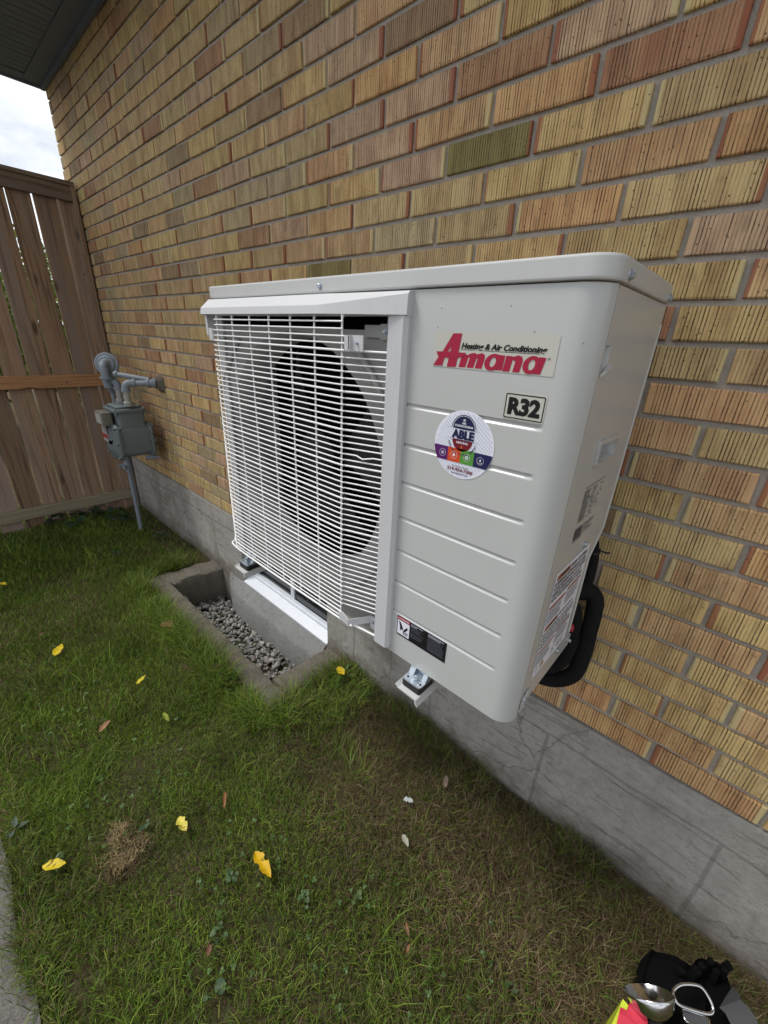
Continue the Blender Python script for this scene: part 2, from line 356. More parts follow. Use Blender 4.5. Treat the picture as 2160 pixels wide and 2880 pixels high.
MT = dict(
    brick=m_brick('ribbed_brick'), brick_far=m_brick('ribbed_brick_mass', True), mortar=m_mortar(),
    parge=m_concrete('parged_concrete', (.26, .243, .22), (.47, .45, .415), (.14, .122, .104), True, True),
    curb=m_concrete('curb_concrete', (.105, .094, .074), (.225, .20, .165), (.06, .054, .038), False, False, 1.7),
    ledge=m_concrete('ledge_concrete', (.23, .235, .225), (.33, .335, .325), (.18, .18, .17), False),
    path=m_concrete('path_concrete', (.13, .122, .112), (.25, .235, .22), (.08, .075, .068), False),
    panel=m_paint('cabinet_paint', (.474, .484, .474), .24, .03, .08, 1400, .035),
    lid=m_paint('lid_paint', (.50, .508, .498), .32, .03, .10, 1400, .03),
    bezel=m_paint('bezel_plastic', (.53, .535, .55), .5, .04, .04, 1500, .06),
    wire=m_paint('wire_coating', (.78, .78, .78), .35, .03, .03),
    shroud=m_paint('shroud_metal', (.27, .27, .26), .45, .06, .06),  # grey set darker to carry the hood's shade on the plate
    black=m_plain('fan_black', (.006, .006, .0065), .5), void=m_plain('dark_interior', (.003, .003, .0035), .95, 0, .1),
    zinc=m_metal('zinc_plate', (.50, .56, .62), .5, .3, 90), steel=m_metal('polished_steel', (.62, .62, .62), .16, .1, 30),
    rubber=m_plain('rubber', (.014, .014, .014), .7), foam=m_paint('pipe_insulation', (.0085, .0085, .009), .9, .15, .3, 500, 0, .2),
    red=m_plain('red_cap', (.42, .02, .035), .5),
    meter=m_paint('meter_grey', (.118, .142, .148), .5, .12, .2, 300, .12), pipe=m_paint('pipe_grey', (.185, .215, .25), .55, .16, .3, 200, .18),
    galv=m_paint('pale_galvanised', (.30, .30, .28), .6, .25, .3, 300, .25), rust=m_paint('rusty_sleeve', (.10, .082, .06), .85, .35, .6, 150, .4),
    brass=m_paint('dull_index', (.13, .125, .10), .5, .1, .1), copper=m_metal('copper_tube', (.30, .22, .17), .4),
    vinyl=m_paint('window_vinyl', (.66, .69, .74), .45, .05, .05, 500, .12), glass=m_plain('window_glass', (.012, .016, .018), .08, 0, .8),
    soffit=m_paint('soffit_slate', (.15, .19, .255), .5, .1, .05), roof=m_plain('roof_shingle', (.05, .048, .047), .9),
    wood=m_wood('fence_board', (.21, .130, .082), (.34, .225, .145), (.10, .060, .038), (.24, .195, .165), 'z'),
    railw=m_wood('fence_rail', (.19, .135, .095), (.30, .215, .15), (.09, .055, .035), (.17, .14, .12), 'y'),
    railold=m_wood('fence_rail_weathered_sunlit', (.24, .20, .135), (.36, .31, .215), (.13, .11, .065), (.25, .235, .16), 'y'),  # weathered green-grey, with sunlight on the bottom rail mixed into the tone
    railnew=m_wood('fence_rail_new', (.25, .125, .058), (.36, .20, .10), (.15, .07, .035), (.27, .15, .08), 'y'),
    grass=m_tint('grass_blade', .55, .3), leaf=m_tint('leaf_tissue', .5, .25), stone=m_tint('stone', .85, 0, 'tint', .25),
    clothblk=m_paint('black_canvas', (.0028, .0028, .003), .95, .3, .6, 250, 0, .12), strap=m_paint('grey_webbing', (.055, .055, .058), .8, .15, .6, 500),
    hivis=m_plain('hivis_yellow', (.50, .60, .03), .6), hired=m_plain('hivis_red', (.55, .03, .06), .45),
)
def flat(name, rgb, rough=.5):
    if name not in MT: MT[name] = m_plain(name, lin(*rgb), rough, 0, .35)
    return MT[name]

# ------------------------------------------------------------------ lawn ground, path
def m_soil():
    t = NT('soil_thatch'); v = t.coord('World'); n = t.noise(v, 14, 6, .7); g = t.noise(v, 160, 4, .7); k = t.noise(v, 2.3, 4, .6)
    c = t.mix(n, (.045, .033, .020), (.125, .092, .055)); c = t.mix(t.math('MULTIPLY', t.ramp(k, [(.42, (0,0,0)), (.6, (1,1,1))]), .5), c, (.034, .042, .012))
    c = t.mix(t.math('MULTIPLY', g, .4), c, (.11, .088, .052))
    return t.done(c, .95, 0, t.bump(g, .9, .01), .1)
MT['soil'] = m_soil()
WX0, WX1, WY = -2.17, -1.19, -.285          # inside of the window well
def bumpz(x, y): return .006*math.sin(5.1*x+1.3)*math.sin(6.7*y+.4)+.004*math.sin(13*x+2)*math.sin(11*y+1)-.004
g = MB()
xs = list(np.linspace(-4.2, WX0-.04, 30))+list(np.linspace(WX0-.04, WX1+.04, 18)[1:])+list(np.linspace(WX1+.04, 1.5, 40)[1:])
ys = list(np.linspace(-1.16, WY-.04, 16))+list(np.linspace(WY-.04, 0.02, 6)[1:])
for i in range(len(xs)-1):
    for j in range(len(ys)-1):
        x0, x1, y0, y1 = xs[i], xs[i+1], ys[j], ys[j+1]
        if x0 > WX0-.05 and x1 < WX1+.05 and y0 > WY-.05: continue
        g.quad(*[(a, b, bumpz(a, b)) for a, b in ((x0, y0), (x1, y0), (x1, y1), (x0, y1))])
for a in ((-80, -4.2, -80, 80), (1.5, 80, -80, 80), (-4.2, 1.5, -80, -1.16), (-4.2, 1.5, .28, 80)):
    g.quad((a[0], a[2], -.012), (a[1], a[2], -.012), (a[1], a[3], -.012), (a[0], a[3], -.012))
tag(obj('ground', g, MT['soil']), kind='structure')
p = MB()
pe = [(-4.2+.1*i, -1.150+.005*math.sin(1.7*i)+.003*math.sin(4.3*i+1)) for i in range(58)]
p.loft([[(x, y, .003) for x, y in pe], [(x, -2.3, .003) for x, y in pe]], cap=False, closed=False)
p.loft([[(x, y, -.05) for x, y in pe], [(x, y, .003) for x, y in pe]], cap=False, closed=False)
tag(obj('path', p, MT['path']), kind='structure')

# ------------------------------------------------------------------ house: wall, bricks, foundation, window, soffit
ZB, C, LB = .42, .0677, .21295
house = thing('brick_house', 'house side with yellow ribbed brick wall on grey concrete foundation under dark soffit', 'house', (-1.3, .1, 0))
XL, XR = -3.742, 1.35
w = MB().box(XL+.012, XR, .0075, .24, ZB, 2.72)
wall = part('wall', w, MT['mortar'], house)
TONES = dict(Y=(.64, .465, .205), Z=(.585, .435, .215), T=(.625, .415, .21), N=(.63, .39, .185), P=(.58, .395, .25), B=(.46, .26, .145), O=(.27, .23, .09), D=(.35, .25, .145), G=(.48, .39, .225))
PH = [.235, .73, .179, .67, .224, .685, .206, .762, .272, .734, .184, .678, .157, .688, .214, .605, .125, .568, .153, .639, .156, .68]
FIX = {(0,-1):'N',(0,0):'N',(1,-1):'N',(1,0):'Z',(1,-2):'N',(2,-1):'Y',(2,0):'Y',(3,-1):'Y',(3,0):'T',(3,-2):'Y',(4,-1):'Y',(4,0):'Y',(5,-1):'T',(5,-2):'Y',(5,0):'B',(6,-1):'Y',(6,0):'Y',
 (7,-1):'T',(7,-2):'Z',(8,-1):'Z',(8,0):'N',(8,-2):'D',(9,-1):'T',(9,-2):'Y',(10,-1):'T',(10,0):'T',(11,-1):'Z',(11,-2):'T',(12,-1):'T',(13,-1):'T',(13,-2):'Z',(14,-1):'Y',(14,-2):'B',(15,-1):'T',(15,-2):'Y',
 (16,-1):'P',(16,-2):'Y',(16,-3):'Y',(17,-2):'Z',(17,-1):'P',(17,-3):'N',(17,-4):'Z',(18,-1):'N',(18,-2):'T',(18,-3):'Y',(18,-4):'Z',(19,-2):'Z',(19,-3):'Y',(19,-4):'O',(19,-5):'P',(20,-1):'T',(20,-2):'B',(20,-3):'N',(20,-4):'T',(20,-5):'P',(21,-2):'Y',(21,-3):'P',(21,-4):'B',(22,-3):'Y',(22,-4):'T',(23,-5):'D',(23,-4):'Z',(24,-6):'P'}
def brick_mesh(L_, H_, jit):
    r = random.Random(jit); m = MB(); b = .0022; k = lambda s=.0012: r.uniform(-s, s)
    fl = [(-L_/2+b, -H_/2+b), (L_/2-b, -H_/2+b), (L_/2-b, H_/2-b), (-L_/2+b, H_/2-b)]
    ol = [(-L_/2, -H_/2), (L_/2, -H_/2), (L_/2, H_/2), (-L_/2, H_/2)]
    fl = [(x+k(), z+k()) for x, z in fl]; ol = [(x+k(), z+k()) for x, z in ol]
    m.loft([[(x, .05, z) for x, z in ol], [(x, b*.8, z) for x, z in ol], [(x, 0, z) for x, z in fl]])
    return mesh_of('brick', m)
HB, LBR = .0572, .2025
variants = [brick_mesh(LBR, HB, 100+i) for i in range(8)]
cand = []
for n in range(33):
    ph = PH[n] if n < len(PH) else (.17 if n % 2 == 0 else .66)+random.uniform(-.04, .04)
    for k in range(-19, 8):
        x0 = (ph+k)*LB; x1 = x0+LB
        if x1 < XL+.03 or x0 > XR: continue
        a, b = max(x0, XL-.002)+.005, min(x1, XR)-.005
        if b-a < .03: continue
        zc = ZB+(n+.5)*C; xc = (a+b)/2
        u, v_, dd = proj((xc, 0, zc))
        vis = dd > .1 and -120 < u < 2280 and -80 < v_ < 2960
        # hidden behind the outdoor unit?
        if vis:
            d = np.array((xc, 0, zc))-CAM; t0, t1 = 0, 1
            for ax, (lo, hi) in enumerate(((-1.10, -.18), (-.44, -.10), (.72, 1.44))):
                q = sorted(((lo-CAM[ax])/(d[ax] or 1e-9), (hi-CAM[ax])/(d[ax] or 1e-9))); t0 = max(t0, q[0]); t1 = min(t1, q[1])
            if t0 < t1: vis = False
        area = 0
        if vis:
            e = [proj(q) for q in ((a, 0, zc-HB/2), (b, 0, zc-HB/2), (b, 0, zc+HB/2))]
            area = abs((e[1][0]-e[0][0])*(e[2][1]-e[1][1])-(e[1][1]-e[0][1])*(e[2][0]-e[1][0]))
        tone = FIX.get((n, k))
        if tone is None:
            far = xc < -1.2
            tone = random.choices('YZTNPBODG', (28, 20, 20, 8, 6, 5, 1, 5, 7) if not far else (24, 18, 22, 5, 7, 6, 0, 7, 11))[0]
        base = (np.array(TONES[tone])*(1 if xc > -1.2 else .8)+(0 if xc > -1.2 else .2)*np.array((.49, .36, .195)))*random.uniform(.9, 1.08)*np.array([random.uniform(.97, 1.03) for _ in range(3)])
        cand.append((area, n, k, a, b, xc, zc, base, random.uniform(-.0016, .0014), random.uniform(-.006, .006)))
cand.sort(key=lambda q: -q[0])
stuff = MB(); tint = []; lxs = []
for i, (area, n, k, a, b, xc, zc, base, dy, tilt) in enumerate(cand):
    full = abs((b-a)-LBR) < .003
    if i < 300 and area > 0:
        me = variants[(n*7+k*3) % 8] if full else brick_mesh(b-a, HB, i)
        o = bpy.data.objects.new('brick', me)
        if not me.materials: me.materials.append(MT['brick'])
        COL.objects.link(o); o.parent = wall; o.location = Vector((xc, dy, zc))
        o.rotation_euler = (0, tilt*.5, 0); o.color = (*base, 1)
    else:
        m2 = MB(); r2 = random.Random(i); q = lambda s=.001: r2.uniform(-s, s); bb = .002
        ol = [(xc-(b-a)/2+q(), zc-HB/2+q()), (xc+(b-a)/2+q(), zc-HB/2+q()), (xc+(b-a)/2+q(), zc+HB/2+q()), (xc-(b-a)/2+q(), zc+HB/2+q())]
        fl = [(x+(bb if x < xc else -bb), z+(bb if z < zc else -bb)) for x, z in ol]
        n0 = len(stuff.v)
        stuff.loft([[(x, .05, z) for x, z in ol], [(x, dy+.0016, z) for x, z in ol], [(x, dy, z) for x, z in fl]])
        rr = r2.random()
        tint += [(*base, rr)]*(len(stuff.v)-n0); lxs += [v[0]-xc for v in stuff.v[n0:]]
me = mesh_of('brick', stuff)
at = me.attributes.new('tint', 'FLOAT_COLOR', 'POINT'); at.data.foreach_set('color', np.array(tint, 'f').ravel())
at = me.attributes.new('lx', 'FLOAT', 'POINT'); at.data.foreach_set('value', np.array(lxs, 'f'))
sb = part('brick', me, MT['brick_far'], house); sb['kind'] = 'stuff'
# re-seat the single bricks (children of the wall, whose own origin sits on the world origin)
# foundation
def sn(x, z): return .0022*math.sin(7*x+3*z)+.0016*math.sin(17*x-9*z+1)+.0012*math.sin(31*z+11*x)+.0010*math.sin(47*x+23*z+2)
fo = MB()
WNX0, WNX1, WNZ0, WNZ1 = -1.895, -1.157, .036, .372
def fgrid(x0, x1, z0, z1):
    nx = max(1, int((x1-x0)/.045)); nz_ = max(1, int((z1-z0)/.045)); X = np.linspace(x0, x1, nx+1); Z = np.linspace(z0, z1, nz_+1)
    fo.loft([[(x, -.0045+sn(x, z), z) for x in X] for z in Z], cap=False, closed=False)
fgrid(XL, WNX0, -.26, ZB-.0015); fgrid(WNX1, XR, -.26, ZB-.0015)
fgrid(WNX0, WNX1, -.26, WNZ0); fgrid(WNX0, WNX1, WNZ1, ZB-.0015)
e = lambda x, z: (x, -.0045+sn(x, z), z)
for x in (WNX0, WNX1):
    Z = np.linspace(WNZ0, WNZ1, 8); fo.loft([[e(x, z) for z in Z], [(x, .16, z) for z in Z]], cap=False, closed=False)
X = np.linspace(WNX0, WNX1, 17)
for z in (WNZ0, WNZ1): fo.loft([[e(x, z) for x in X], [(x, .16, z) for x in X]], cap=False, closed=False)
X = np.linspace(XL, XR, 114); fo.loft([[(x, -.0045+sn(x, ZB-.0015), ZB-.0015) for x in X], [(x, .2, ZB-.0015) for x in X]], cap=False, closed=False)
fo.quad((XL, -.004, -.26), (XL, .24, -.26), (XL, .24, ZB-.0015), (XL, -.004, ZB-.0015))
part('foundation', fo, MT['parge'], house, 40)
le = MB(); X = np.linspace(-2.06, -1.168, 26); loops = []
for x in X:
    k = min(1, (x+2.06)/.16)**.5; j = .004*math.sin(19*x)+.003*math.sin(43*x)
    loops.append([(x, .10, .030), (x, -.006, .031), (x, -.046*k-.008+j, -.020-.018*k), (x, -.054*k-.008+j, -.048), (x, -.052*k-.008+j*.5, -.26), (x, .10, -.26)])
le.loft(loops); part('ledge', le, MT['ledge'], house, 50)
# basement window
win = part('window', MB().box(WNX0+.002, WNX1-.002, .105, .118, WNZ0, WNZ1-.002), MT['void'], house)
def wpart(name, mb, mat, smooth=None):
    o = bpy.data.objects.new(name, mesh_of(name, mb, smooth)); o.data.materials.append(MT[mat]); COL.objects.link(o); o.parent = win; return o
xm = -1.505
sil = MB().prism([(WNX0+.004, -.010, .030), (WNX0+.004, -.010, .038), (WNX0+.004, .034, .062), (WNX0+.004, .034, .030)], (WNX1-WNX0-.008, 0, 0))
wpart('sill', sil, 'vinyl')
fr = MB().box(WNX0+.004, WNX1-.004, .034, .10, .032, .074); wpart('frame_bottom', fr, 'vinyl')
wpart('frame_track', MB().box(WNX0+.03, WNX1-.03, .046, .054, .074, .086), 'vinyl')
wpart('frame_top', MB().box(WNX0+.004, WNX1-.004, .034, .10, WNZ1-.04, WNZ1-.003), 'vinyl')
wpart('frame_side', MB().box(WNX0+.004, WNX0+.036, .030, .10, .0745, WNZ1-.0405), 'vinyl')
wpart('frame_side', MB().box(WNX1-.036, WNX1-.004, .030, .10, .0745, WNZ1-.0405), 'vinyl')
wpart('mullion', MB().box(xm-.013, xm+.013, .050, .09, .0865, WNZ1-.0405), 'vinyl')
wpart('pane', MB().box(WNX0+.037, xm-.0135, .070, .076, .0745, WNZ1-.041), 'glass')
wpart('pane', MB().box(xm+.0135, WNX1-.037, .058, .064, .0865, WNZ1-.041), 'glass')
# soffit, fascia, gutter, roof
ZS = 2.654
part('frieze', MB().box(XL-.005, XR, -.105, .0, ZS-.002, ZS+.02).box(XL-.005, XR, -.022, -.0035, ZS-.024, ZS-.002), MT['soffit'], house)
for i in range(47):
    x0 = XL+.075+i*.108
    m = MB(); s = .0055
    m.prism([(x0+.001, -.107, ZS+.014), (x0+.004, -.107, ZS+.003), (x0+.050, -.107, ZS+.003), (x0+.054, -.107, ZS+.009), (x0+.058, -.107, ZS+.003), (x0+.104, -.107, ZS+.003), (x0+.107, -.107, ZS+.014)], (0, -.42, 0))
    part('soffit_panel', m, MT['soffit'], house)
part('soffit_trim', MB().box(XL-.012, XL+.074, -.527, -.107, ZS-.003, ZS+.016), MT['soffit'], house)
part('fascia', MB().box(XL-.03, XR, -.55, -.528, ZS-.01, ZS+.16).box(XL-.032, XL-.0125, -.5275, .24, ZS-.012, ZS+.16), MT['soffit'], house)
part('roof', MB().prism([(XL-.05, -.60, ZS+.165), (XL-.05, -.60, ZS+.20), (XL-.05, 2.2, ZS+1.25), (XL-.05, 2.2, ZS+1.2)], (XR-XL+.1, 0, 0)), MT['roof'], house)
part('gutter', MB().prism([(XL-.03, -.551, ZS+.05), (XL-.03, -.63, ZS+.07), (XL-.03, -.655, ZS+.155), (XL-.03, -.551, ZS+.155)], (XR-XL, 0, 0)), MT['soffit'], house)

# ------------------------------------------------------------------ window well curb, gravel
ww = thing('window_well', 'rough grey concrete curb around a sunken window well', 'window well', (-1.7, -.3, 0))
cb = MB()
def rough_wall(mb, P0, P1, P2, P3, z0, z1, n):       # quad plan, subdivided and roughened along P0->P1
    loops = []
    for i in range(n+1):
        t = i/n; a = np.array(P0)*(1-t)+np.array(P1)*t; b = np.array(P3)*(1-t)+np.array(P2)*t
        j = [random.uniform(-.007, .007) for _ in range(6)]; d = (b-a)/np.linalg.norm(b-a)
        A = a+d*.006; B = b-d*.008
        loops.append([(*(a+d*j[0]), z0), (*(a+d*j[1]), z1-.012+j[2]), (*(A+d*.005), z1-.001+j[3]), (*(B-d*.004), z1+j[4]), (*(b-d*j[5]), z1-.014+j[2]), (*b, z0)])
    mb.loft(loops)
rough_wall(cb, (-2.16, -.006), (-2.18, -.285), (-2.325, -.33), (-2.29, -.006), -.25, .012, 9)
part('curb_end', cb, MT['curb'], ww, 45)
cb = MB(); rough_wall(cb, (-2.3255, -.288), (-1.05, -.288), (-1.05, -.395), (-2.3255, -.395), -.25, .006, 44); part('curb_front', cb, MT['curb'], ww, 45)
cb = MB(); rough_wall(cb, (-1.185, -.289), (-1.165, -.006), (-1.045, -.006), (-1.055, -.289), -.25, .014, 9); part('curb_end', cb, MT['curb'], ww, 45)
part('well_floor', MB().box(-2.19, -1.16, -.2885, -.008, -.26, -.215), MT['soil'], ww)

def ico(sub=1):
    bm = bmesh.new(); bmesh.ops.create_icosphere(bm, subdivisions=sub, radius=1); v = np.array([x.co[:] for x in bm.verts]); f = [[q.index for q in x.verts] for x in bm.faces]; bm.free(); return v, f
IV, IF = ico(1)
V, F, T = [], [], []
for i in range(1200):
    x = random.uniform(-2.15, -1.19); y = random.uniform(-.275, -.02); s = random.uniform(.007, .0155)*(1.15 if random.random() < .15 else 1)
    z = -.205+random.uniform(0, .03)+.012*math.sin(4*x+9*y)
    sc = np.array([s*random.uniform(.8, 1.35), s*random.uniform(.7, 1.1), s*random.uniform(.5, .85)])
    rot = np.array(Euler((random.uniform(-.6, .6), random.uniform(-.6, .6), random.uniform(0, 6.28))).to_matrix())
    dv = IV*(1+rng.uniform(-.24, .16, (len(IV), 1)))
    n0 = len(V); V += [tuple(q) for q in (dv*sc)@rot.T+np.array((x, y, z))]; F += [tuple(n0+a for a in t) for t in IF]
    c0 = random.choices([(.20, .195, .185), (.29, .28, .265), (.13, .125, .12), (.23, .20, .17), (.40, .39, .37)], (40, 26, 18, 12, 5))[0]
    k = random.uniform(.85, 1.15); T += [tuple(q*k for q in c0)+(1,)]*len(IV)
m = MB(); m.v, m.f = V, F; me = mesh_of('gravel', m)
at = me.attributes.new('tint', 'FLOAT_COLOR', 'POINT'); at.data.foreach_set('color', np.array(T, 'f').ravel())
tag(obj('gravel', me, MT['stone']), 'grey crushed gravel lying in the bottom of the window well', 'gravel', kind='stuff')
bb = MB(); q = np.array(gp(830, 1835, -.175)); dv = IV*(1+rng.uniform(-.3, .2, (len(IV), 1)))*np.array((.045, .028, .022)); bb.v = [tuple(x) for x in dv+np.array((-1.262, -.215, -.170))]; bb.f = [tuple(t) for t in IF]
t = NT('broken_clay'); v = t.coord('World'); n = t.noise(v, 50, 5, .7); MT['clay'] = t.done(t.mix(n, (.07, .04, .03), (.20, .095, .06)), .9, 0, t.bump(n, .8, .004), .2)
tag(obj('clay_fragment', bb, MT['clay']), 'broken reddish brown clay fragment on the gravel in the window well', 'fragment')

# ------------------------------------------------------------------ outdoor unit
X0, X1, YF, YB, ZU0, ZU1 = -1.115, -.166, -.41, -.094, .708, 1.424
unit = thing('outdoor_unit', 'off white wall-mounted heat pump outdoor unit with wire fan guard and red lettered logo', 'heat pump', (-.64, -.25, ZU0))
def up(name, mb, mat, smooth=None, parent=None):
    me = mesh_of(name, mb, smooth); me.materials.append(mat if not isinstance(mat, str) else MT[mat])
    o = bpy.data.objects.new(name, me); COL.objects.link(o); o.parent = parent or unit
    if parent is None or parent is unit: o.location = -Vector(unit.location)
    return o
# front right panel with pressed grooves and the rounded corner
GZ = [1.2475, 1.1775, 1.106, 1.0355, .964, .892, .819]
zr = [ZU0, ZU0+.001, ZU0+.004]
for gz in sorted(GZ): zr += [gz-.0062, gz-.0046, gz-.0034, gz-.002, gz-.0006, gz+.0008, gz+.002, gz+.0032, gz+.0044, gz+.006]
zr += [ZU1-.001]
def gdep(z):
    for gz in GZ:
        d = z-gz
        if -.0045 < d < .0043:
            return .0034*max(0, math.cos(d/.0044*math.pi/2))**1.1
    return 0
cols = [(-.505, YF, 1), (-.46, YF, 1), (-.40, YF, 1), (-.30, YF, 1), (-.226, YF, 1), (-.219, YF, .75), (-.214, YF, .25), (-.211, YF, 0), (-.2085, YF, 0), (X1-.041, YF, 0)]
rad = .038
for i in range(9):
    a = R(-90+80*i/8); cols.append((X1-rad+rad*math.cos(a), YF+rad+rad*math.sin(a), 0))
m = MB()
m.loft([[(x, y+gdep(z)*k, z) for x, y, k in cols] for z in zr], cap=False, closed=False)
m.loft([[(x, y, ZU0) for x, y, k in cols], [(x if i < 10 else x-.006, y+.012, ZU0) for i, (x, y, k) in enumerate(cols)]], cap=False, closed=False)
fp = up('front_panel', m, 'panel', 40)
# fan-side front plate with round opening, bell mouth
fc, frd = (-.797, 1.0725), .2865
m = MB(); N = 72; outer = []; inner = []
for i in range(N):
    a = 2*math.pi*i/N; c, s = math.cos(a), math.sin(a)
    inner.append((fc[0]+frd*c, YF+.012, fc[1]+frd*s))
    k = min((( -.5055-fc[0]) if c > 0 else (fc[0]-(X0+.026)))/max(abs(c), 1e-6), ((1.364-fc[1]) if s > 0 else (fc[1]-ZU0-.012))/max(abs(s), 1e-6))
    outer.append((fc[0]+k*c, YF+.006, fc[1]+k*s))
m.loft([outer, [tuple(np.array(o)*.12+np.array(i_)*.88) for o, i_ in zip(outer, inner)], inner], cap=False)
prof = [(0, .012), (-.006, .022), (-.012, .04), (-.014, .09)]
m.loft([[(fc[0]+(frd+dr)*math.cos(2*math.pi*i/N), YF+dy, fc[1]+(frd+dr)*math.sin(2*math.pi*i/N)) for i in range(N)] for dr, dy in prof], cap=False)
up('fan_shroud', m, 'shroud', 35)
for a0 in (38, 142, 218, 322):                          # stiffening ribs pressed in the plate corners
    m = MB()
    pts = [(fc[0]+.335*math.cos(R(a0+d)), YF+.004, fc[1]+.335*math.sin(R(a0+d))) for d in range(-14, 15, 4)]
    m.tube(pts, .006, 8); up('shroud_rib', m, 'shroud', 40)
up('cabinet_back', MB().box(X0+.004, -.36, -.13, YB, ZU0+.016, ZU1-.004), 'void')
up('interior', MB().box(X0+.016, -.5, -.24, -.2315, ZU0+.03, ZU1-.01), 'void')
up('recess_shade', MB().box(X0+.008, -.5, YF+.05, YF+.055, 1.355, ZU1-.002), 'void')  # near-black sheet standing in for the shade below the hood
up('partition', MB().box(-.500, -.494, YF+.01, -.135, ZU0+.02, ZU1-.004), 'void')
up('end_panel', MB().box(X0, X0+.006, YF+.004, YB-.001, ZU0+.006, ZU1-.002).box(X0+.0065, X0+.04, YF+.0005, YF+.0055, ZU0+.006, ZU1-.002), 'panel')
# right side panel
m = MB(); sx_ = X1-.0015
HOLES = [(-.284, -.194, 1.187, 1.215), (-.372, -.348, 1.326, 1.356)]
yc_ = sorted({-.372, YB, *[h[0] for h in HOLES], *[h[1] for h in HOLES]}); zc_ = sorted({1.018, ZU1-.001, *[h[2] for h in HOLES], *[h[3] for h in HOLES]})
for a in range(len(yc_)-1):
    for b in range(len(zc_)-1):
        if any(h[0]-1e-6 <= yc_[a] and yc_[a+1] <= h[1]+1e-6 and h[2]-1e-6 <= zc_[b] and zc_[b+1] <= h[3]+1e-6 for h in HOLES): continue
        m.quad((sx_, yc_[a], zc_[b]), (sx_, yc_[a+1], zc_[b]), (sx_, yc_[a+1], zc_[b+1]), (sx_, yc_[a], zc_[b+1]))
m.poly([(sx_, y, z) for y, z in ((-.372, .724), (-.118, .726), (-.114, .752), (-.140, .772), (-.146, .966), (YB, 1.018), (-.372, 1.018))])
for h in HOLES:                                            # recesses with sloping backs
    o4 = [(h[0], h[2]), (h[1], h[2]), (h[1], h[3]), (h[0], h[3])]; i4 = [(h[0]+.004, h[2]+.003), (h[1]-.004, h[2]+.003), (h[1]-.004, h[3]-.003), (h[0]+.004, h[3]-.003)]
    dp = (.040, .034, .018, .026) if h is HOLES[0] else (.014, .012, .012, .014)
    m.loft([[(sx_, y, z) for y, z in o4], [(sx_-d, y, z) for (y, z), d in zip(i4, dp)]], cap=False); m.poly([(sx_-d, y, z) for (y, z), d in zip(i4, dp)])
sidep = up('side_panel', m, 'panel')
m = MB()
m.tube([(X1-.004, YB+.001, ZU1-.03), (X1-.004, YB+.001, 1.016), (X1-.004, -.1455, .964), (X1-.004, -.1395, .774)], .0042, 8)
up('side_panel_edge', m, 'panel', 50)
up('seam', MB().box(X1-.0045, X1-.0009, -.3735, -.3728, .74, ZU1-.004), flat('seam_light', (205, 203, 196)))
up('base_pan', MB().box(X0+.01, X1-.02, YF+.014, YB-.006, ZU0+.004, ZU0+.02), 'shroud')
# lid
m = MB(); rbox(m, X0-.003, X1+.0035, YF-.0045, YB-.001, ZU1+.0006, 1.452, (.014, .008, .008, .036), .0035, 8)
lid = up('lid', m, 'lid', 30)
# side handle, vent notch
hx = X1-.0012
m = MB(); ho = rrect(-.291, -.187, 1.180, 1.222, .004, 3); hi = rrect(-.2845, -.1935, 1.1865, 1.2155, .003, 3)
m.loft([[(hx, y, z) for y, z in ho], [(hx+.0035, y, z) for y, z in ho], [(hx+.0040, y, z) for y, z in hi], [(hx-.0015, y, z) for y, z in hi]], cap=False)
up('handle', m, 'panel', 30)
m = MB(); m.prism([(X1+.0002, -.372, 1.317), (X1+.006, -.37, 1.323), (X1+.006, -.350, 1.328), (X1+.0002, -.346, 1.330)], (0, 0, .004)); up('vent_lip', m, 'lid')
m = MB(); m.prism([(X1+.0004, -.373, .722), (X1+.0004, -.356, .722), (X1+.0004, -.340, .758), (X1+.0004, -.352, .762), (X1+.0004, -.373, .745)], (.0015, 0, 0)); up('corner_clip', m, 'lid')
# screws
def screw(c, axis, r=.0048, name='screw', par=None):
    m = MB(); m.lathe([(r*1.35, 0), (r*1.35, .0012)], c, axis, 14)
    m.lathe([(r, .0012), (r, .0042), (r*.8, .005)], c, axis, 6); return up(name, m, 'zinc', 30)
screw((X1+.0035, -.360, 1.434), (1, 0, 0)); screw((X1+.0035, -.116, 1.432), (1, 0, 0))
screw((X1-.0012, -.213, 1.017), (1, 0, 0)); screw((X1-.0012, -.121, .738), (1, 0, 0), .0042); screw((X1-.0012, -.206, .762), (1, 0, 0), .0042); screw((X1-.0012, -.360, .745), (1, 0, 0), .0048)
sx = wp(1060-150, 809, YF); screw((-.676, YF-.0045, 1.436), (0, -1, 0), .0044)
for x, z in ((-.397, 1.397), (-.285, 1.399), (-.401, 1.371), (-.247, 1.368), (-.183, 1.357)):
    m = MB(); m.lathe([(.0014, 0), (.0008, .0006)], (x, YF+.0002, z), (0, -1, 0), 8); up('rivet_dimple', m, 'shroud')
# fan
m = MB(); m.lathe([(.062, 0), (.062, .05), (.05, .07), (.012, .078)], (fc[0], YF+.13, fc[1]), (0, -1, 0), 28); fan = up('fan', m, 'black', 30)
for b in range(3):
    m = MB(); L1, L2 = [], []
    for i in range(9):
        r = .05+.215*i/8
        for arr, k in ((L1, 0), (L2, 1)):
            a = R(120*b+18+(-34 if k else 40)*(.55+.5*i/8)); arr.append((fc[0]+r*math.cos(a), YF+.125-(.055 if k else -.035)*(.4+.6*i/8), fc[1]+r*math.sin(a)))
    Lm = [tuple((np.array(a)+np.array(b_))/2+np.array((0, .012, 0))) for a, b_ in zip(L1, L2)]
    th = np.array((0, .004, 0))
    m.loft([[q for q in L1], Lm, L2, [tuple(np.array(q)+th) for q in L2], [tuple(np.array(q)+th) for q in Lm], [tuple(np.array(q)+th) for q in L1], L1], cap=False, closed=False)
    o = up('blade', m, 'black', 40, fan)
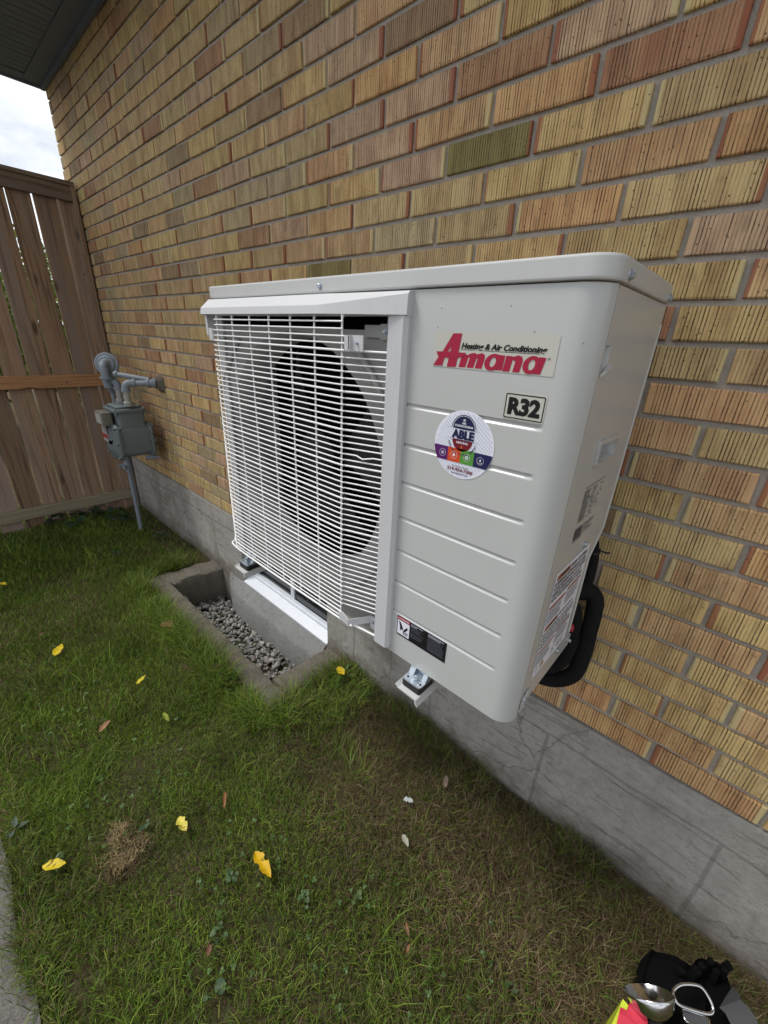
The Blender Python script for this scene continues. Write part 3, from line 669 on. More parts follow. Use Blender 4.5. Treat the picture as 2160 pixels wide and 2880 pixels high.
# bezel: top hood and right post
m = MB(); sec = lambda x, yf, zt: [(x, YF+.002, 1.4215), (x, yf+.024, 1.4212), (x, yf+.0015, zt-.004), (x, yf-.001, 1.387), (x, yf+.003, 1.3855), (x, YF+.002, 1.3855)]
m.loft([sec(-1.108, -.435, 1.404), sec(-1.095, -.452, 1.405), sec(-.64, -.455, 1.405), sec(-.60, -.450, 1.408), [(-.452, YF+.002, 1.4215), (-.452, YF-.010, 1.4212), (-.452, -.424, 1.417), (-.452, -.4255, 1.387), (-.452, -.4225, 1.3855), (-.452, YF+.002, 1.3855)]])
up('guard_hood', m, 'bezel', 25)
m = MB(); m.loft([[(x, y, z) for x, y in ((-.4925, YF+.001), (-.4925, YF-.0125), (-.489, YF-.0155), (-.458, YF-.0155), (-.4525, YF-.008), (-.4525, YF+.001))] for z in (.722, 1.386)])
m.loft([[(-.4925, YF+.001, .722), (-.4925, YF-.0125, .722), (-.489, YF-.0155, .722), (-.458, YF-.0155, .722), (-.4525, YF-.008, .722), (-.4525, YF+.001, .722)], [(-.488, YF+.001, .713), (-.488, YF-.005, .713), (-.486, YF-.007, .713), (-.462, YF-.007, .713), (-.458, YF-.004, .713), (-.458, YF+.001, .713)]])
up('guard_post', m, 'bezel', 25)
m = MB(); m.box(-1.108, -1.098, -.436, YF+.002, 1.34, 1.3853); up('guard_end', m, 'bezel')
# wire guard
YG = -.450; vx = [-1.029, -.956, -.881, -.806, -.731, -.656, -.579]
guard = up('fan_guard', MB().tube(catmull([(-1.100, -.418, .760), (-1.085, -.432, .7545), (-1.03, YG+.001, .7485), (-.579, YG+.001, .7475), (-.552, -.441, .744), (-.491, -.4215, .733)], 6), .0027, 8), 'wire', 60)
for x in vx:
    pts = catmull([(x, -.425, 1.3995), (x, -.437, 1.394), (x, -.4445, 1.381), (x, YG+.0042, 1.36), (x, YG+.0042, 1.1), (x, YG+.0042, .80), (x, YG+.0042, .7475)], 5)
    up('vertical_wire', MB().tube(pts, .0020, 8), 'wire', 60, guard)
    guard.children[-1].location = (0, 0, 0)
for i in range(54):
    z = 1.3755-i*.01165; r = .0021 if i % 6 == 4 else .00155
    if i < 2: pts = [(-1.033, YG, z), (-.573, YG, z)]
    elif z < .786: pts = [(-1.103, -.417, z+.001), (-1.082, -.432, z), (-1.045, YG+.001, z), (-1.02, YG, z), (-.573, YG, z)]
    elif i < 4: pts = [(-1.045, YG+.001, z), (-.562, YG, z)]
    else:
        k = .0018*math.sin(i*2.1)
        pts = [(-1.103, -.417, z+.001), (-1.082, -.432, z)]+catmull([(-1.045, YG+.001, z), (-1.02, YG, z), (-.80, YG-.0006, z+k*.3), (-.590, YG, z), (-.570, YG+.0035, z), (-.545, -.4385, z), (-.491, -.4215, z+k*.2)], 3)
        if i == 20: pts[-3] = (pts[-3][0], pts[-3][1]-.004, z-.004)
    up('horizontal_wire', MB().tube(pts, r, 7), 'wire', 60, guard)
m = MB().box(-.566, -.5545, YG-.0025, YG+.0005, 1.331, 1.354).box(-.5545, -.527, YG+.004, YG+.0065, 1.329, 1.3545).box(-.5565, -.5535, YG-.0025, YG+.0065, 1.329, 1.3545); up('guard_clip', m, 'bezel', None)
screw((-.540, YG+.004, 1.342), (0, -1, 0), .0022, 'clip_screw')
m = MB().box(-.520, -.497, YF-.001, YF+.004, 1.349, 1.374).box(-.56, -.5195, YF+.001, YF+.004, 1.352, 1.372); up('shroud_bracket', m, 'shroud'); screw((-.508, YF-.001, 1.362), (0, -1, 0), .0035, 'bracket_screw')
m = MB().box(-1.052, -1.043, YG-.003, YG+.002, 1.329, 1.356).box(-1.075, -1.0515, YG+.004, YG+.007, 1.329, 1.356); up('guard_clip', m, 'bezel')
m = MB().prism([(-.578, YG-.003, .770), (-.566, YG-.003, .772), (-.566, YG-.003, .750), (-.578, YG-.003, .752)], (0, .003, 0)).prism([(-.566, YG-.003, .772), (-.548, YG-.003, .762), (-.548, YG-.003, .745), (-.566, YG-.003, .750)], (0, .003, 0)).prism([(-.548, YG-.003, .762), (-.518, YF-.002, .768), (-.518, YF-.002, .748), (-.548, YG-.003, .745)], (0, .003, 0)).box(-.5175, -.500, YF-.001, YF+.002, .735, .768)
up('guard_clip', m, 'bezel'); screw((-.508, YF-.001, .755), (0, -1, 0), .003, 'clip_screw')
# mounting feet of the unit
for fx in (-1.043, -.3705):
    m = MB(); pl_ = rrect(fx-.0235, fx+.0235, -.4365, -.380, .006, 3)
    m.loft([[(x, y, .6872) for x, y in pl_], [(x, y, .6905) for x, y in pl_]])
    for a_, b_ in ((fx-.0225, fx-.0095), (fx+.0115, fx+.0225)):
        m.prism([(a_, -.417, .6906), (a_, -.390, .6906), (a_, -.390, .712), (a_, -.402, .712)], (b_-a_, 0, 0))
    m.box(fx-.0094, fx+.0114, -.400, -.397, .6906, .712)
    ft = up('mounting_foot', m, 'zinc', 40)
    mm = MB(); mm.lathe([(.0105, 0), (.0105, .0018)], (fx+.001, -.4245, .6905), (0, 0, 1), 20); mm.lathe([(.007, .0018), (.007, .0065), (.0058, .0078)], (fx+.001, -.4245, .6905), (0, 0, 1), 6); mm.cyl((fx+.001, -.4245, .697), (fx+.001, -.4245, .7015), .0034, 10)
    up('foot_bolt', mm, 'zinc', 30)
    for dx in (-.0155, .0175):
        mm = MB(); mm.lathe([(.0023, 0), (.0023, .0004)], (fx+dx, -.4265, .6906), (0, 0, 1), 12); up('foot_hole', mm, 'void')

# ------------------------------------------------------------------ printed stickers on the unit
def text_mesh(s, bold=0.0, shear=0.0):
    cu = bpy.data.curves.new('t', 'FONT'); cu.body = s; cu.size = 1; cu.offset = bold; cu.shear = shear; cu.resolution_u = 3; cu.fill_mode = 'FRONT'
    o = bpy.data.objects.new('t', cu); COL.objects.link(o); dg = bpy.context.evaluated_depsgraph_get(); dg.update()
    me = bpy.data.meshes.new_from_object(o.evaluated_get(dg)); v = np.array([q.co[:] for q in me.vertices]); f = [tuple(p_.vertices) for p_ in me.polygons]
    bpy.data.objects.remove(o); bpy.data.curves.remove(cu); bpy.data.meshes.remove(me); return v, f
def put(mb, s, box, to3, bold=0, shear=0, keep=False, fat=0):
    if fat:
        for i, (a, b) in enumerate(((0, 0), (-fat, 0), (fat, 0), (0, fat*.6), (0, -fat*.6), (-fat*.5, fat*.4), (fat*.5, -fat*.4))):
            f2 = (lambda k: (lambda x, z: tuple(np.array(to3(x, z))+np.array((0, -.00002*k, 0)))))(i)
            put(mb, s, (box[0]+fat+a, box[1]-fat+a, box[2]+fat*.6+b, box[3]-fat*.6+b), f2, bold, shear)
        return
    v, f = text_mesh(s, bold, shear); a, b = v.min(0), v.max(0); x0, x1, z0, z1 = box
    sx = (x1-x0)/(b[0]-a[0]); sz = (z1-z0)/(b[1]-a[1])
    if keep:
        k = min(sx, sz); cx, cz = (x0+x1)/2, (z0+z1)/2; x0 = cx-k*(b[0]-a[0])/2; z0 = cz-k*(b[1]-a[1])/2; sx = sz = k
    n0 = len(mb.v); mb.v += [to3(x0+(q[0]-a[0])*sx, z0+(q[1]-a[1])*sz) for q in v]; mb.f += [tuple(n0+i for i in t) for t in f]
def fr3(lv): return lambda x, z: (x, YF-.0006-.00025*lv, z)
def sd3(lv): return lambda y, z: (X1-.0008+.00025*lv, y, z)
def rect(mb, x0, x1, z0, z1, to3): mb.poly([to3(x0, z0), to3(x1, z0), to3(x1, z1), to3(x0, z1)])
def shp(mb, pts, to3): mb.poly([to3(*q) for q in pts])
def rawmesh(name, mb, mat):
    me = bpy.data.meshes.new(name); me.from_pydata(mb.v, [], mb.f); me.materials.append(MT[mat] if isinstance(mat, str) else mat); return me
def sticker(name, mb, mat, parent=None):
    me = rawmesh(name, mb, mat); o = bpy.data.objects.new(name, me); COL.objects.link(o); o.parent = parent or unit
    if parent is None: o.location = -Vector(unit.location)
    return o
def ring(mb, cx, cz, r0, r1, a0, a1, to3, n=40):
    for i in range(n):
        p0, p1 = R(a0+(a1-a0)*i/n), R(a0+(a1-a0)*(i+1)/n)
        mb.poly([to3(cx+r*math.cos(a), cz+r*math.sin(a)) for r, a in ((r0, p0), (r1, p0), (r1, p1), (r0, p1))])
def disc(mb, cx, cz, r, to3, n=40, a0=0, a1=360):
    mb.poly([to3(cx+r*math.cos(R(a0+(a1-a0)*i/n)), cz+r*math.sin(R(a0+(a1-a0)*i/n))) for i in range(n+(0 if a1-a0 == 360 else 1))])

crimson, ink, white = flat('print_crimson', (158, 26, 58)), flat('print_black', (16, 16, 18)), flat('print_white', (222, 224, 234))
m = MB(); rect(m, -.404, -.211, 1.315, 1.365, fr3(0)); logo = sticker('logo_sticker', m, flat('sticker_cream', (187, 186, 177), .4))
def c8(x, y): q = wp(1200+x/4.1475, 900+y/4.1475, YF); return q[0], q[2]
m = MB()
A = [c8(*q) for q in ((318,155),(420,155),(389,378),(468,384),(430,420),(380,440),(343,546),(238,543),(256,456),(208,452),(184,529),(80,524),(150,425),(122,400),(120,364),(192,364))]
shp(m, [A[0], A[1], A[2], c8(280, 366), c8(293, 300), c8(292, 300)], fr3(2)) if False else None
AL = 0
# letter A in three pieces so that its counter stays open
for poly in (((318,155),(420,155),(360,460),(343,546),(238,543),(272,400),(296,300)), ((318,155),(300,300),(248,366),(222,410),(184,529),(80,524),(160,405),(192,364)), ((120,364),(300,366),(389,378),(470,384),(432,425),(360,445),(240,440),(140,425))):
    shp(m, [c8(*q) for q in poly], fr3(2+AL)); AL += .5
def c8poly(pts, lv): shp(m, [c8(*q) for q in pts], fr3(lv))
def c8bowl(cx, cy, rx, ry, hx, hy, lv, n=28):               # slanted round bowl with an open counter
    q = lambda a, b, t: c8(cx+a*math.cos(t)+.30*b*math.sin(t), cy-b*math.sin(t)+a*math.cos(t)*.05)
    for k in range(n):
        t0, t1 = 2*math.pi*k/n, 2*math.pi*(k+1)/n; shp(m, [q(hx, hy, t0), q(rx, ry, t0), q(rx, ry, t1), q(hx, hy, t1)], fr3(lv))
for k, pts in enumerate((((372, 548), (452, 553), (500, 408), (418, 400)), ((468, 555), (545, 560), (594, 425), (514, 415)), ((562, 563), (642, 569), (684, 440), (604, 430)),
    ((470, 425), (510, 392), (560, 383), (592, 398), (590, 440), (515, 445)), ((560, 435), (602, 398), (648, 386), (680, 402), (684, 445), (604, 455)),
    ((800, 583), (882, 589), (922, 415), (838, 405)), ((885, 597), (965, 602), (1018, 425), (935, 415)), ((1000, 607), (1082, 612), (1127, 470), (1046, 460)), ((990, 455), (1030, 425), (1080, 412), (1120, 430), (1127, 478), (1040, 485)), ((1240, 629), (1325, 636), (1402, 443), (1318, 433)))): c8poly(pts, 1+.12*k)
c8bowl(775, 492, 95, 98, 34, 56, 2.6); c8bowl(1228, 525, 102, 106, 38, 62, 2.8)
sticker('logo_lettering', m, crimson, logo)
m = MB(); put(m, 'Heating & Air Conditioning', (-.3545, -.2245, 1.3405, 1.3510), fr3(2), .02, .25, False, .0003); rect(m, -.3555, -.331, 1.3412, 1.3418, fr3(1)); rect(m, -.3255, -.234, 1.3412, 1.3418, fr3(1)); put(m, '®', (-.2222, -.2185, 1.3345, 1.338), fr3(1)); sticker('tagline', m, ink, logo)
m = MB(); m.poly([fr3(0)(x, z) for x, z in rrect(-.273, -.2125, 1.2535, 1.2915, .003, 3)]); r32 = sticker('refrigerant_sticker', m, flat('sticker_cream', (187, 186, 177)))
m = MB()
o_, i_ = rrect(-.2715, -.2142, 1.2550, 1.2888, .0022, 3), rrect(-.2700, -.2157, 1.2565, 1.2873, .0012, 3)
for k in range(len(o_)): m.poly([fr3(1)(*q) for q in (o_[k], o_[(k+1) % len(o_)], i_[(k+1) % len(i_)], i_[k])])
put(m, 'R32', (-.2665, -.2190, 1.2598, 1.2842), fr3(1), .04, 0, False, .0006); sticker('refrigerant_lettering', m, ink, r32)
# round service sticker
sx, sz, sr = -.3318, 1.2005, .0545
m = MB(); disc(m, sx, sz, sr, fr3(0), 64); svc = sticker('service_sticker', m, white)
m = MB()
for i in range(-26, 27):                              # faint diagonal stripes
    o = i*.0046; pts = []
    for k in np.linspace(-sr, sr, 25):
        x, z = k*.78+o*.62, -k*.62+o*.78
        if math.hypot(x, z) < sr*.97: pts.append((x, z))
    if len(pts) > 2:
        a, b = pts[0], pts[-1]; w_ = .0008
        shp(m, [(sx+a[0]-w_*.62, sz+a[1]-w_*.78), (sx+b[0]-w_*.62, sz+b[1]-w_*.78), (sx+b[0]+w_*.62, sz+b[1]+w_*.78), (sx+a[0]+w_*.62, sz+a[1]+w_*.78)], fr3(1))
sticker('stripe_print', m, flat('print_stripe', (192, 197, 214)), svc)
navy, maroon = flat('print_navy', (28, 30, 70)), flat('print_maroon', (112, 22, 32))
bx_, bz = -.3335, 1.2172
m = MB(); disc(m, bx_, bz+.0092, .0195, fr3(2), 30, 0, 180); ring(m, bx_, bz+.0085, .0212, .0224, 6, 174, fr3(2)); shp(m, [(bx_-.034, bz+.0095), (bx_, bz+.0083), (bx_+.034, bz+.0092), (bx_, bz+.0093)], fr3(3))
put(m, 'ABLE', (bx_-.0205, bx_+.0205, bz-.0070, bz+.0072), fr3(3), .03, 0, False, .0007)
shp(m, [(bx_-.034, bz-.0082), (bx_, bz-.0092), (bx_+.034, bz-.0085), (bx_, bz-.0082)], fr3(3))
s = 'EXCELLENCE IN HOME COMFORT'
for i, ch in enumerate(s):
    if ch == ' ': continue
    a = R(198+144*i/(len(s)-1)); v, f = text_mesh(ch, .02); n0 = len(m.v); k = .0042; v = v-np.array(((v[:, 0].min()+v[:, 0].max())/2, 0, 0))
    for q in v:
        u, w_ = q[0]*k, q[1]*k; rr = .0272-w_
        m.v.append(fr3(3)(bx_+rr*math.cos(a)-u*math.sin(a), bz-.0058+rr*math.sin(a)+u*math.cos(a)))
    m.f += [tuple(n0+j for j in t) for t in f]
put(m, 'For 24 Hour Service', (sx-.0155, sx+.0155, sz-.0365, sz-.0338), fr3(3), .01)
put(m, 'www.AbleAirHV.com', (sx-.0165, sx+.0165, sz-.0482, sz-.0452), fr3(3), .01)
sticker('navy_print', m, navy, svc)
m = MB(); disc(m, bx_, bz-.0080, .0185, fr3(2), 30, 180, 360); put(m, '519-954-7300', (sx-.024, sx+.024, sz-.0435, sz-.0378), fr3(3), .03); sticker('maroon_print', m, maroon, svc)
m = MB(); put(m, 'AIR', (bx_-.004, bx_+.004, bz+.0166, bz+.0196), fr3(4), .03); put(m, 'CONDITIONING', (bx_-.0165, bx_+.0165, bz+.0118, bz+.0152), fr3(4), .03); put(m, 'HEATING', (bx_-.0105, bx_+.0105, bz-.0146, bz-.0110), fr3(4), .03)
for a in range(6): c_, s_ = math.cos(R(60*a)), math.sin(R(60*a)); shp(m, [(bx_-.0004*s_, bz+.0228+.0004*c_), (bx_+.0004*s_, bz+.0228-.0004*c_), (bx_+.0027*c_+.0004*s_, bz+.0228+.0027*s_-.0004*c_), (bx_+.0027*c_-.0004*s_, bz+.0228+.0027*s_+.0004*c_)], fr3(4))
bands = [(-.0535, -.0262, (82, 28, 98)), (-.0262, -.0022, (200, 74, 34)), (-.0022, .0225, (84, 142, 58)), (.0225, .0535, (30, 32, 78))]
zc0, zc1 = sz-.0292, sz-.0062
for i, (a, b, colr) in enumerate(bands):
    mm = MB(); pts = []
    lim = lambda z: math.sqrt(max(0, sr**2-(z-sz)**2))-.0003
    zz = np.linspace(zc0, zc1, 9)
    right = [(sx+min(b, lim(z)), z) for z in zz]; left = [(sx+max(a, -lim(z)), z) for z in zz[::-1]]
    shp(mm, right+left, fr3(2)); sticker('colour_band', mm, flat('band_%d' % i, colr), svc)
    cx = sx+(-.036, -.0140, .0102, .0345)[i]; czz = (zc0+zc1)/2
    ring(m, cx, czz, .0058, .0062, 0, 360, fr3(4))
    if i == 0:
        for a_ in range(8): disc(m, cx+.0026*math.cos(R(45*a_)), czz+.0026*math.sin(R(45*a_)), .0006, fr3(4), 8)
        disc(m, cx, czz, .0013, fr3(4), 12)
    elif i == 1: shp(m, [(cx, czz+.0038), (cx+.0016, czz+.001), (cx+.0024, czz-.0008), (cx+.0014, czz-.003), (cx, czz-.001), (cx-.0014, czz-.003), (cx-.0024, czz-.0008), (cx-.0012, czz+.0012)], fr3(4))
    elif i == 2:
        for a_ in range(8): disc(m, cx+.0022*math.cos(R(45*a_)), czz+.0022*math.sin(R(45*a_)), .0011, fr3(4), 8)
    else: shp(m, [(cx, czz+.0035), (cx+.0014, czz+.0008), (cx+.0012, czz-.0006), (cx, czz-.0013), (cx-.0012, czz-.0006), (cx-.0014, czz+.0008)], fr3(4)); ring(m, cx, czz, .0038, .0044, 200, 340, fr3(4), 12)
sticker('white_print', m, white, svc)
m = MB(); shp(m, [(bx_, bz-.0165), (bx_+.0016, bz-.020), (bx_+.0012, bz-.0225), (bx_, bz-.021), (bx_-.0012, bz-.0225), (bx_-.0016, bz-.020)], fr3(4)); sticker('flame_print', m, flat('print_orange', (214, 96, 40)), svc)
# danger label
m = MB(); rect(m, -.4385, -.3125, .7655, .8148, fr3(0)); dl = sticker('danger_label', m, ink)
m = MB(); rect(m, -.4370, -.4045, .8065, .8128, fr3(1)); sticker('red_panel', m, flat('print_red', (200, 36, 60)), dl)
m = MB(); rect(m, -.4368, -.4048, .7695, .8048, fr3(1)); sticker('white_panel', m, white, dl)
m = MB(); put(m, 'DANGER', (-.4300, -.4055, .8076, .8116), fr3(2), .04); shp(m, [(-.4362, .8076), (-.4318, .8076), (-.434, .8117)], fr3(2))
put(m, 'ROTATING PARTS', (-.4010, -.3700, .8095, .8120), fr3(2), .03); put(m, 'HAZARD', (-.4010, -.3855, .8060, .8085), fr3(2), .03)
put(m, 'PIECES ROTATIVES', (-.3570, -.3190, .8095, .8120), fr3(2), .03); put(m, 'DANGEREUSES!', (-.3570, -.3265, .8060, .8085), fr3(2), .03); sticker('label_lettering', m, flat('print_pale', (190, 192, 205)), dl)
m = MB(); rl = random.Random(3)
for x0, x1, n_ in ((-.4010, -.3660, 9), (-.3570, -.3170, 11)):
    for i in range(n_):
        z = .8035-i*.0030
        if i == 4 and n_ == 9: continue
        x = x0; e_ = x1-rl.uniform(0, .012)
        while x < e_:
            q = rl.uniform(.0015, .0045); rect(m, x, min(x+q, e_), z-.0006, z+.0006, fr3(2)); x += q+.0009
sticker('small_print', m, flat('print_grey', (96, 98, 110)), dl)
m = MB(); H = lambda u, w_: (-.4368+.032*u, .7695+.0353*w_)
shp(m, [H(.10, .95), H(.24, .88), H(.42, .62), H(.50, .46), H(.44, .36), H(.38, .44), H(.30, .28), H(.24, .32), H(.22, .55)], fr3(2)); shp(m, [H(.50, .38), H(.80, .72), H(.90, .64), H(.66, .32), H(.56, .30)], fr3(2))
for a in (((.46,.33),(.56,.28),(.58,.08),(.52,.08)), ((.58,.30),(.66,.26),(.76,.06),(.70,.06)), ((.66,.30),(.74,.28),(.88,.12),(.82,.10)), ((.72,.34),(.80,.33),(.95,.22),(.90,.18))): shp(m, [H(*q) for q in a], fr3(2))
sticker('hand_symbol', m, ink, dl)
# rating label (printed text on bare paint) and warning label on the side
m = MB(); rl = random.Random(5)
def lines(mb, y0, y1, z0, z1, n, h, to3, gap=.0012, dens=1.0, wmax=.008):
    for i in range(n):
        z = z1-(i+.5)*(z1-z0)/n; y = y0; e_ = y1-rl.uniform(0, .25)*(y1-y0)
        while y < e_:
            q = rl.uniform(.002, wmax)
            if rl.random() < dens: rect(mb, y, min(y+q, e_), z-h/2, z+h/2, to3)
            y += q+gap
rect(m, -.298, -.196, 1.1462, 1.1472, sd3(1)); lines(m, -.298, -.262, 1.085, 1.142, 17, .0017, sd3(1)); lines(m, -.258, -.228, 1.085, 1.142, 17, .0013, sd3(1), .0015, .6); lines(m, -.226, -.197, 1.095, 1.142, 7, .0022, sd3(1), .002, .6)
rect(m, -.298, -.262, 1.052, 1.0735, sd3(1)); lines(m, -.258, -.2, 1.052, 1.075, 6, .0016, sd3(1), .0015, .7); rect(m, -.298, -.25, 1.0485, 1.0495, sd3(1))
sticker('rating_print', m, flat('print_slate', (70, 70, 78)))
m = MB(); rect(m, -.341, -.170, .776, 1.0065, sd3(0)); wl = sticker('warning_label', m, white)
m = MB(); rust = flat('print_rust', (150, 84, 60))
for q in ((-.332, -.270, .9885, .9995), (-.336, -.259, .9300, .9365), (-.252, -.178, .9345, .9405), (-.332, -.270, .8825, .8925), (-.336, -.259, .8320, .8375), (-.252, -.178, .8360, .8410)):
    m = MB(); rect(m, *q, sd3(1)); sticker('rust_panel', m, rust, wl)
m = MB()
put(m, 'RISK OF FIRE.', (-.264, -.180, .9900, .9985), sd3(2), .03)
for i, s in enumerate(('FLAMMABLE REFRIGERANT USED.', 'TO BE REPAIRED ONLY BY TRAINED', 'SERVICE PERSONNEL. DO NOT', 'PUNCTURE REFRIGERANT TUBING.')):
    z = .9785-i*.0108; put(m, s, (-.337, (-.180, -.176, -.196, -.182)[i], z, z+.0082), sd3(2), .03)
put(m, 'WARNING', (-.318, -.274, .9905, .9975), sd3(2), .03); put(m, 'WARNING', (-.318, -.274, .8845, .8908), sd3(2), .03)
lines(m, -.337, -.262, .898, .928, 8, .0016, sd3(1)); lines(m, -.252, -.178, .902, .932, 8, .0016, sd3(1))
lines(m, -.264, -.18, .884, .893, 1, .0055, sd3(1), .002); lines(m, -.337, -.178, .842, .880, 4, .0052, sd3(1), .0022, 1, .012)
lines(m, -.337, -.262, .803, .829, 7, .0015, sd3(1)); lines(m, -.252, -.178, .806, .833, 7, .0015, sd3(1)); lines(m, -.258, -.18, .782, .800, 4, .0018, sd3(1), .002, .7)
shp(m, [(-.310, .784), (-.288, .784), (-.299, .802)], sd3(1)); ring(m, -.325, .791, .004, .0052, 0, 360, sd3(1), 16)
sticker('label_lettering', m, flat('print_dark', (52, 52, 58)), wl)
m = MB(); shp(m, [(-.307, .7855), (-.291, .7855), (-.299, .7988)], sd3(2)); sticker('hazard_triangle', m, flat('print_amber', (190, 150, 40)), wl)

# ------------------------------------------------------------------ wall brackets
for fx, lab in ((-1.043, 'white steel wall bracket arm under the fan end of the outdoor unit'), (-.3705, 'white steel wall bracket arm under the sticker end of the outdoor unit')):
    bk = thing('wall_bracket', lab, 'bracket', (fx, -.02, .66), 'arms carrying the outdoor unit')
    def bp(name, mb, mat, smooth=None):
        o = bpy.data.objects.new(name, mesh_of(name, mb, smooth)); o.data.materials.append(MT[mat]); COL.objects.link(o); o.parent = bk; o.location = -Vector(bk.location); return o
    a, b = fx-.028, fx+.026; zt = .6715; prof = [(a-.004, zt+.0035), (a-.002, zt+.005), (a+.005, zt), (b-.006, zt), (b-.001, zt-.002), (b+.001, zt-.010), (b+.004, zt-.0165), (b+.0018, zt-.018), (b-.0035, zt-.011), (b-.0045, zt-.004), (a+.005, zt-.003)]
    bp('arm', MB().loft([[(x, y, z) for x, z in prof] for y in (-.4495, -.012)]), 'lid', 30)
    bp('rubber_pad', MB().loft([[(x, y, z) for x, y in rrect(fx-.0235, fx+.0235, -.437, -.385, .005, 3)] for z in (zt+.0003, .6869)]), 'rubber')
    bp('upright', MB().box(fx-.022, fx+.022, -.012, -.0055, .45, .74), 'lid'); bp('rubber_pad', MB().box(fx-.024, fx+.024, -.16, -.11, zt+.0003, .7115), 'rubber')

# ------------------------------------------------------------------ insulated pipes
ps = thing('refrigerant_pipes', 'black foam insulated refrigerant pipes looping behind the outdoor unit', 'pipes', (-.17, -.06, .56))
def pp(name, mb, mat, smooth=60):
    o = bpy.data.objects.new(name, mesh_of(name, mb, smooth)); o.data.materials.append(MT[mat]); COL.objects.link(o); o.parent = ps; o.location = -Vector(ps.location); return o
A_ = [(-.235, -.125, .815), (-.205, -.095, .838), (-.172, -.065, .846), (-.152, -.052, .826), (-.146, -.050, .780), (-.1445, -.050, .725)]
pp('pipe', MB().tube(catmull(A_, 7), .0185, 14), 'foam')
A2 = [(-.1445, -.050, .7235), (-.143, -.050, .665), (-.150, -.050, .602), (-.180, -.052, .562), (-.23, -.058, .545), (-.32, -.06, .552), (-.48, -.05, .60), (-.55, -.02, .66), (-.57, .02, .69)]
pp('pipe', MB().tube(catmull(A2, 7), .0195, 14), 'foam')
B_ = [(-.235, -.135, .775), (-.212, -.108, .800), (-.190, -.085, .802), (-.178, -.075, .778), (-.1735, -.072, .725)]
pp('pipe', MB().tube(catmull(B_, 7), .0165, 14), 'foam')
B2 = [(-.1735, -.072, .7235), (-.172, -.071, .690), (-.182, -.073, .635), (-.212, -.08, .602), (-.27, -.085, .595), (-.40, -.07, .62), (-.52, -.04, .67), (-.57, .015, .715)]
pp('pipe', MB().tube(catmull(B2, 7), .0175, 14), 'foam')
pp('wrapped_cable', MB().tube(catmull([(-.215, -.112, 1.02), (-.190, -.082, .985), (-.178, -.066, .93), (-.176, -.06, .87), (-.18, -.06, .82)], 6), .0135, 12), 'foam')
pp('cable_tie', MB().lathe([(.0145, -.003), (.0152, 0), (.0145, .003)], (-.1785, -.067, .945), (.1, .15, -1), 14).tube([(-.170, -.058, .947), (-.156, -.052, .943), (-.149, -.052, .946)], .0022, 6), 'rubber')
pp('valve_cap', MB().lathe([(.009, 0), (.0095, .004), (.0095, .022), (.008, .024)], (-.192, -.105, .757), (.93, .33, -.02), 18), 'red', 30)
pp('valve_body', MB().box(-.25, -.20, -.15, -.12, .74, .84), 'brass', None)

# ------------------------------------------------------------------ gas meter
gm = thing('gas_meter', 'grey gas meter with round regulator and riser pipe in front of the wooden fence', 'gas meter', (-3.03, -.165, 0))
def gpz(name, mb, mat, smooth=35, parent=None):
    o = bpy.data.objects.new(name, mesh_of(name, mb, smooth)); o.data.materials.append(MT[mat]); COL.objects.link(o); o.parent = parent or gm
    if parent is None: o.location = -Vector(gm.location)
    return o
rx, ry = -3.03, -.168
gpz('riser', MB().cyl((rx, ry, -.08), (rx, ry, .455), .0135), 'pipe')
m = MB(); m.lathe([(.017, .44), (.019, .445), (.019, .46), (.024, .465), (.026, .48), (.026, .50), (.021, .515), (.021, .53), (.024, .535), (.024, .56), (.017, .565), (.017, .60)], (rx, ry, 0), (0, 0, 1), 16); m.cyl((rx+.02, ry-.022, .49), (rx+.03, ry-.034, .49), .011, 10); m.cyl((rx-.004, ry-.05, .49), (rx, ry, .49), .014, 10)
gpz('shutoff_valve', m, 'pipe')
gpz('riser', MB().cyl((rx, ry, .59), (rx, ry, .985), .0125), 'pipe')
# meter body
mx0, mx1 = -2.955, -2.735
m = MB()
m.loft([[(x, y, z) for x, z in rrect(mx0, mx1, .615, .80, .035, 5)] for y in (-.255, -.09)])           # lower drum, axis across the wall
m.loft([[(x, y, z) for x, y in rrect(mx0+.012, mx1-.012, -.245, -.095, .02, 4)] for z in (.77, .885)])
body = gpz('meter_body', m, 'meter')
for y, d in ((-.262, -1), (-.083, 1)):
    m = MB(); rr = lambda i: [(x, z) for x, z in rrect(mx0-.012+i, mx1+.012-i, .598+i, .815-i, .05, 6)]
    m.loft([[(x, y-d*.010, z) for x, z in rr(.002)], [(x, y+d*.002, z) for x, z in rr(0)], [(x, y+d*.010, z) for x, z in rr(.004)], [(x, y+d*.012, z) for x, z in rr(.016)], [(x, y+d*.024, z) for x, z in rr(.035)], [(x, y+d*.029, z) for x, z in rr(.07)]])
    pl = gpz('end_plate', m, 'meter')
    for x, z in ((mx0+.005, .62), (mx1-.005, .62), (mx0+.005, .795), (mx1-.005, .795), ((mx0+mx1)/2, .606), (mx0-.003, .705), (mx1+.003, .705)):
        m = MB(); m.lathe([(.008, -.022), (.008, .022)], (x, y, z), (0, 1, 0), 8); b = gpz('bolt', m, 'meter', 30, pl)
m = MB(); rbox(m, mx0-.002, mx1+.002, -.262, -.083, .884, .903, .03, .005, 5); rbox(m, mx0+.02, mx1-.02, -.245, -.10, .902, .918, .03, .008, 5); top = gpz('top_cover', m, 'meter')
for x in (mx0+.012, mx0+.075, mx1-.075, mx1-.012):
    for y in (-.25, -.095): gpz('bolt', MB().lathe([(.007, -.03), (.007, .006), (.005, .009)], (x, y, .900), (0, 0, 1), 8), 'meter', 30, top)
m = MB(); rbox(m, -2.915, -2.79, -.315, -.258, .805, .885, .01, .006, 4); idx = gpz('index_box', m, 'brass')
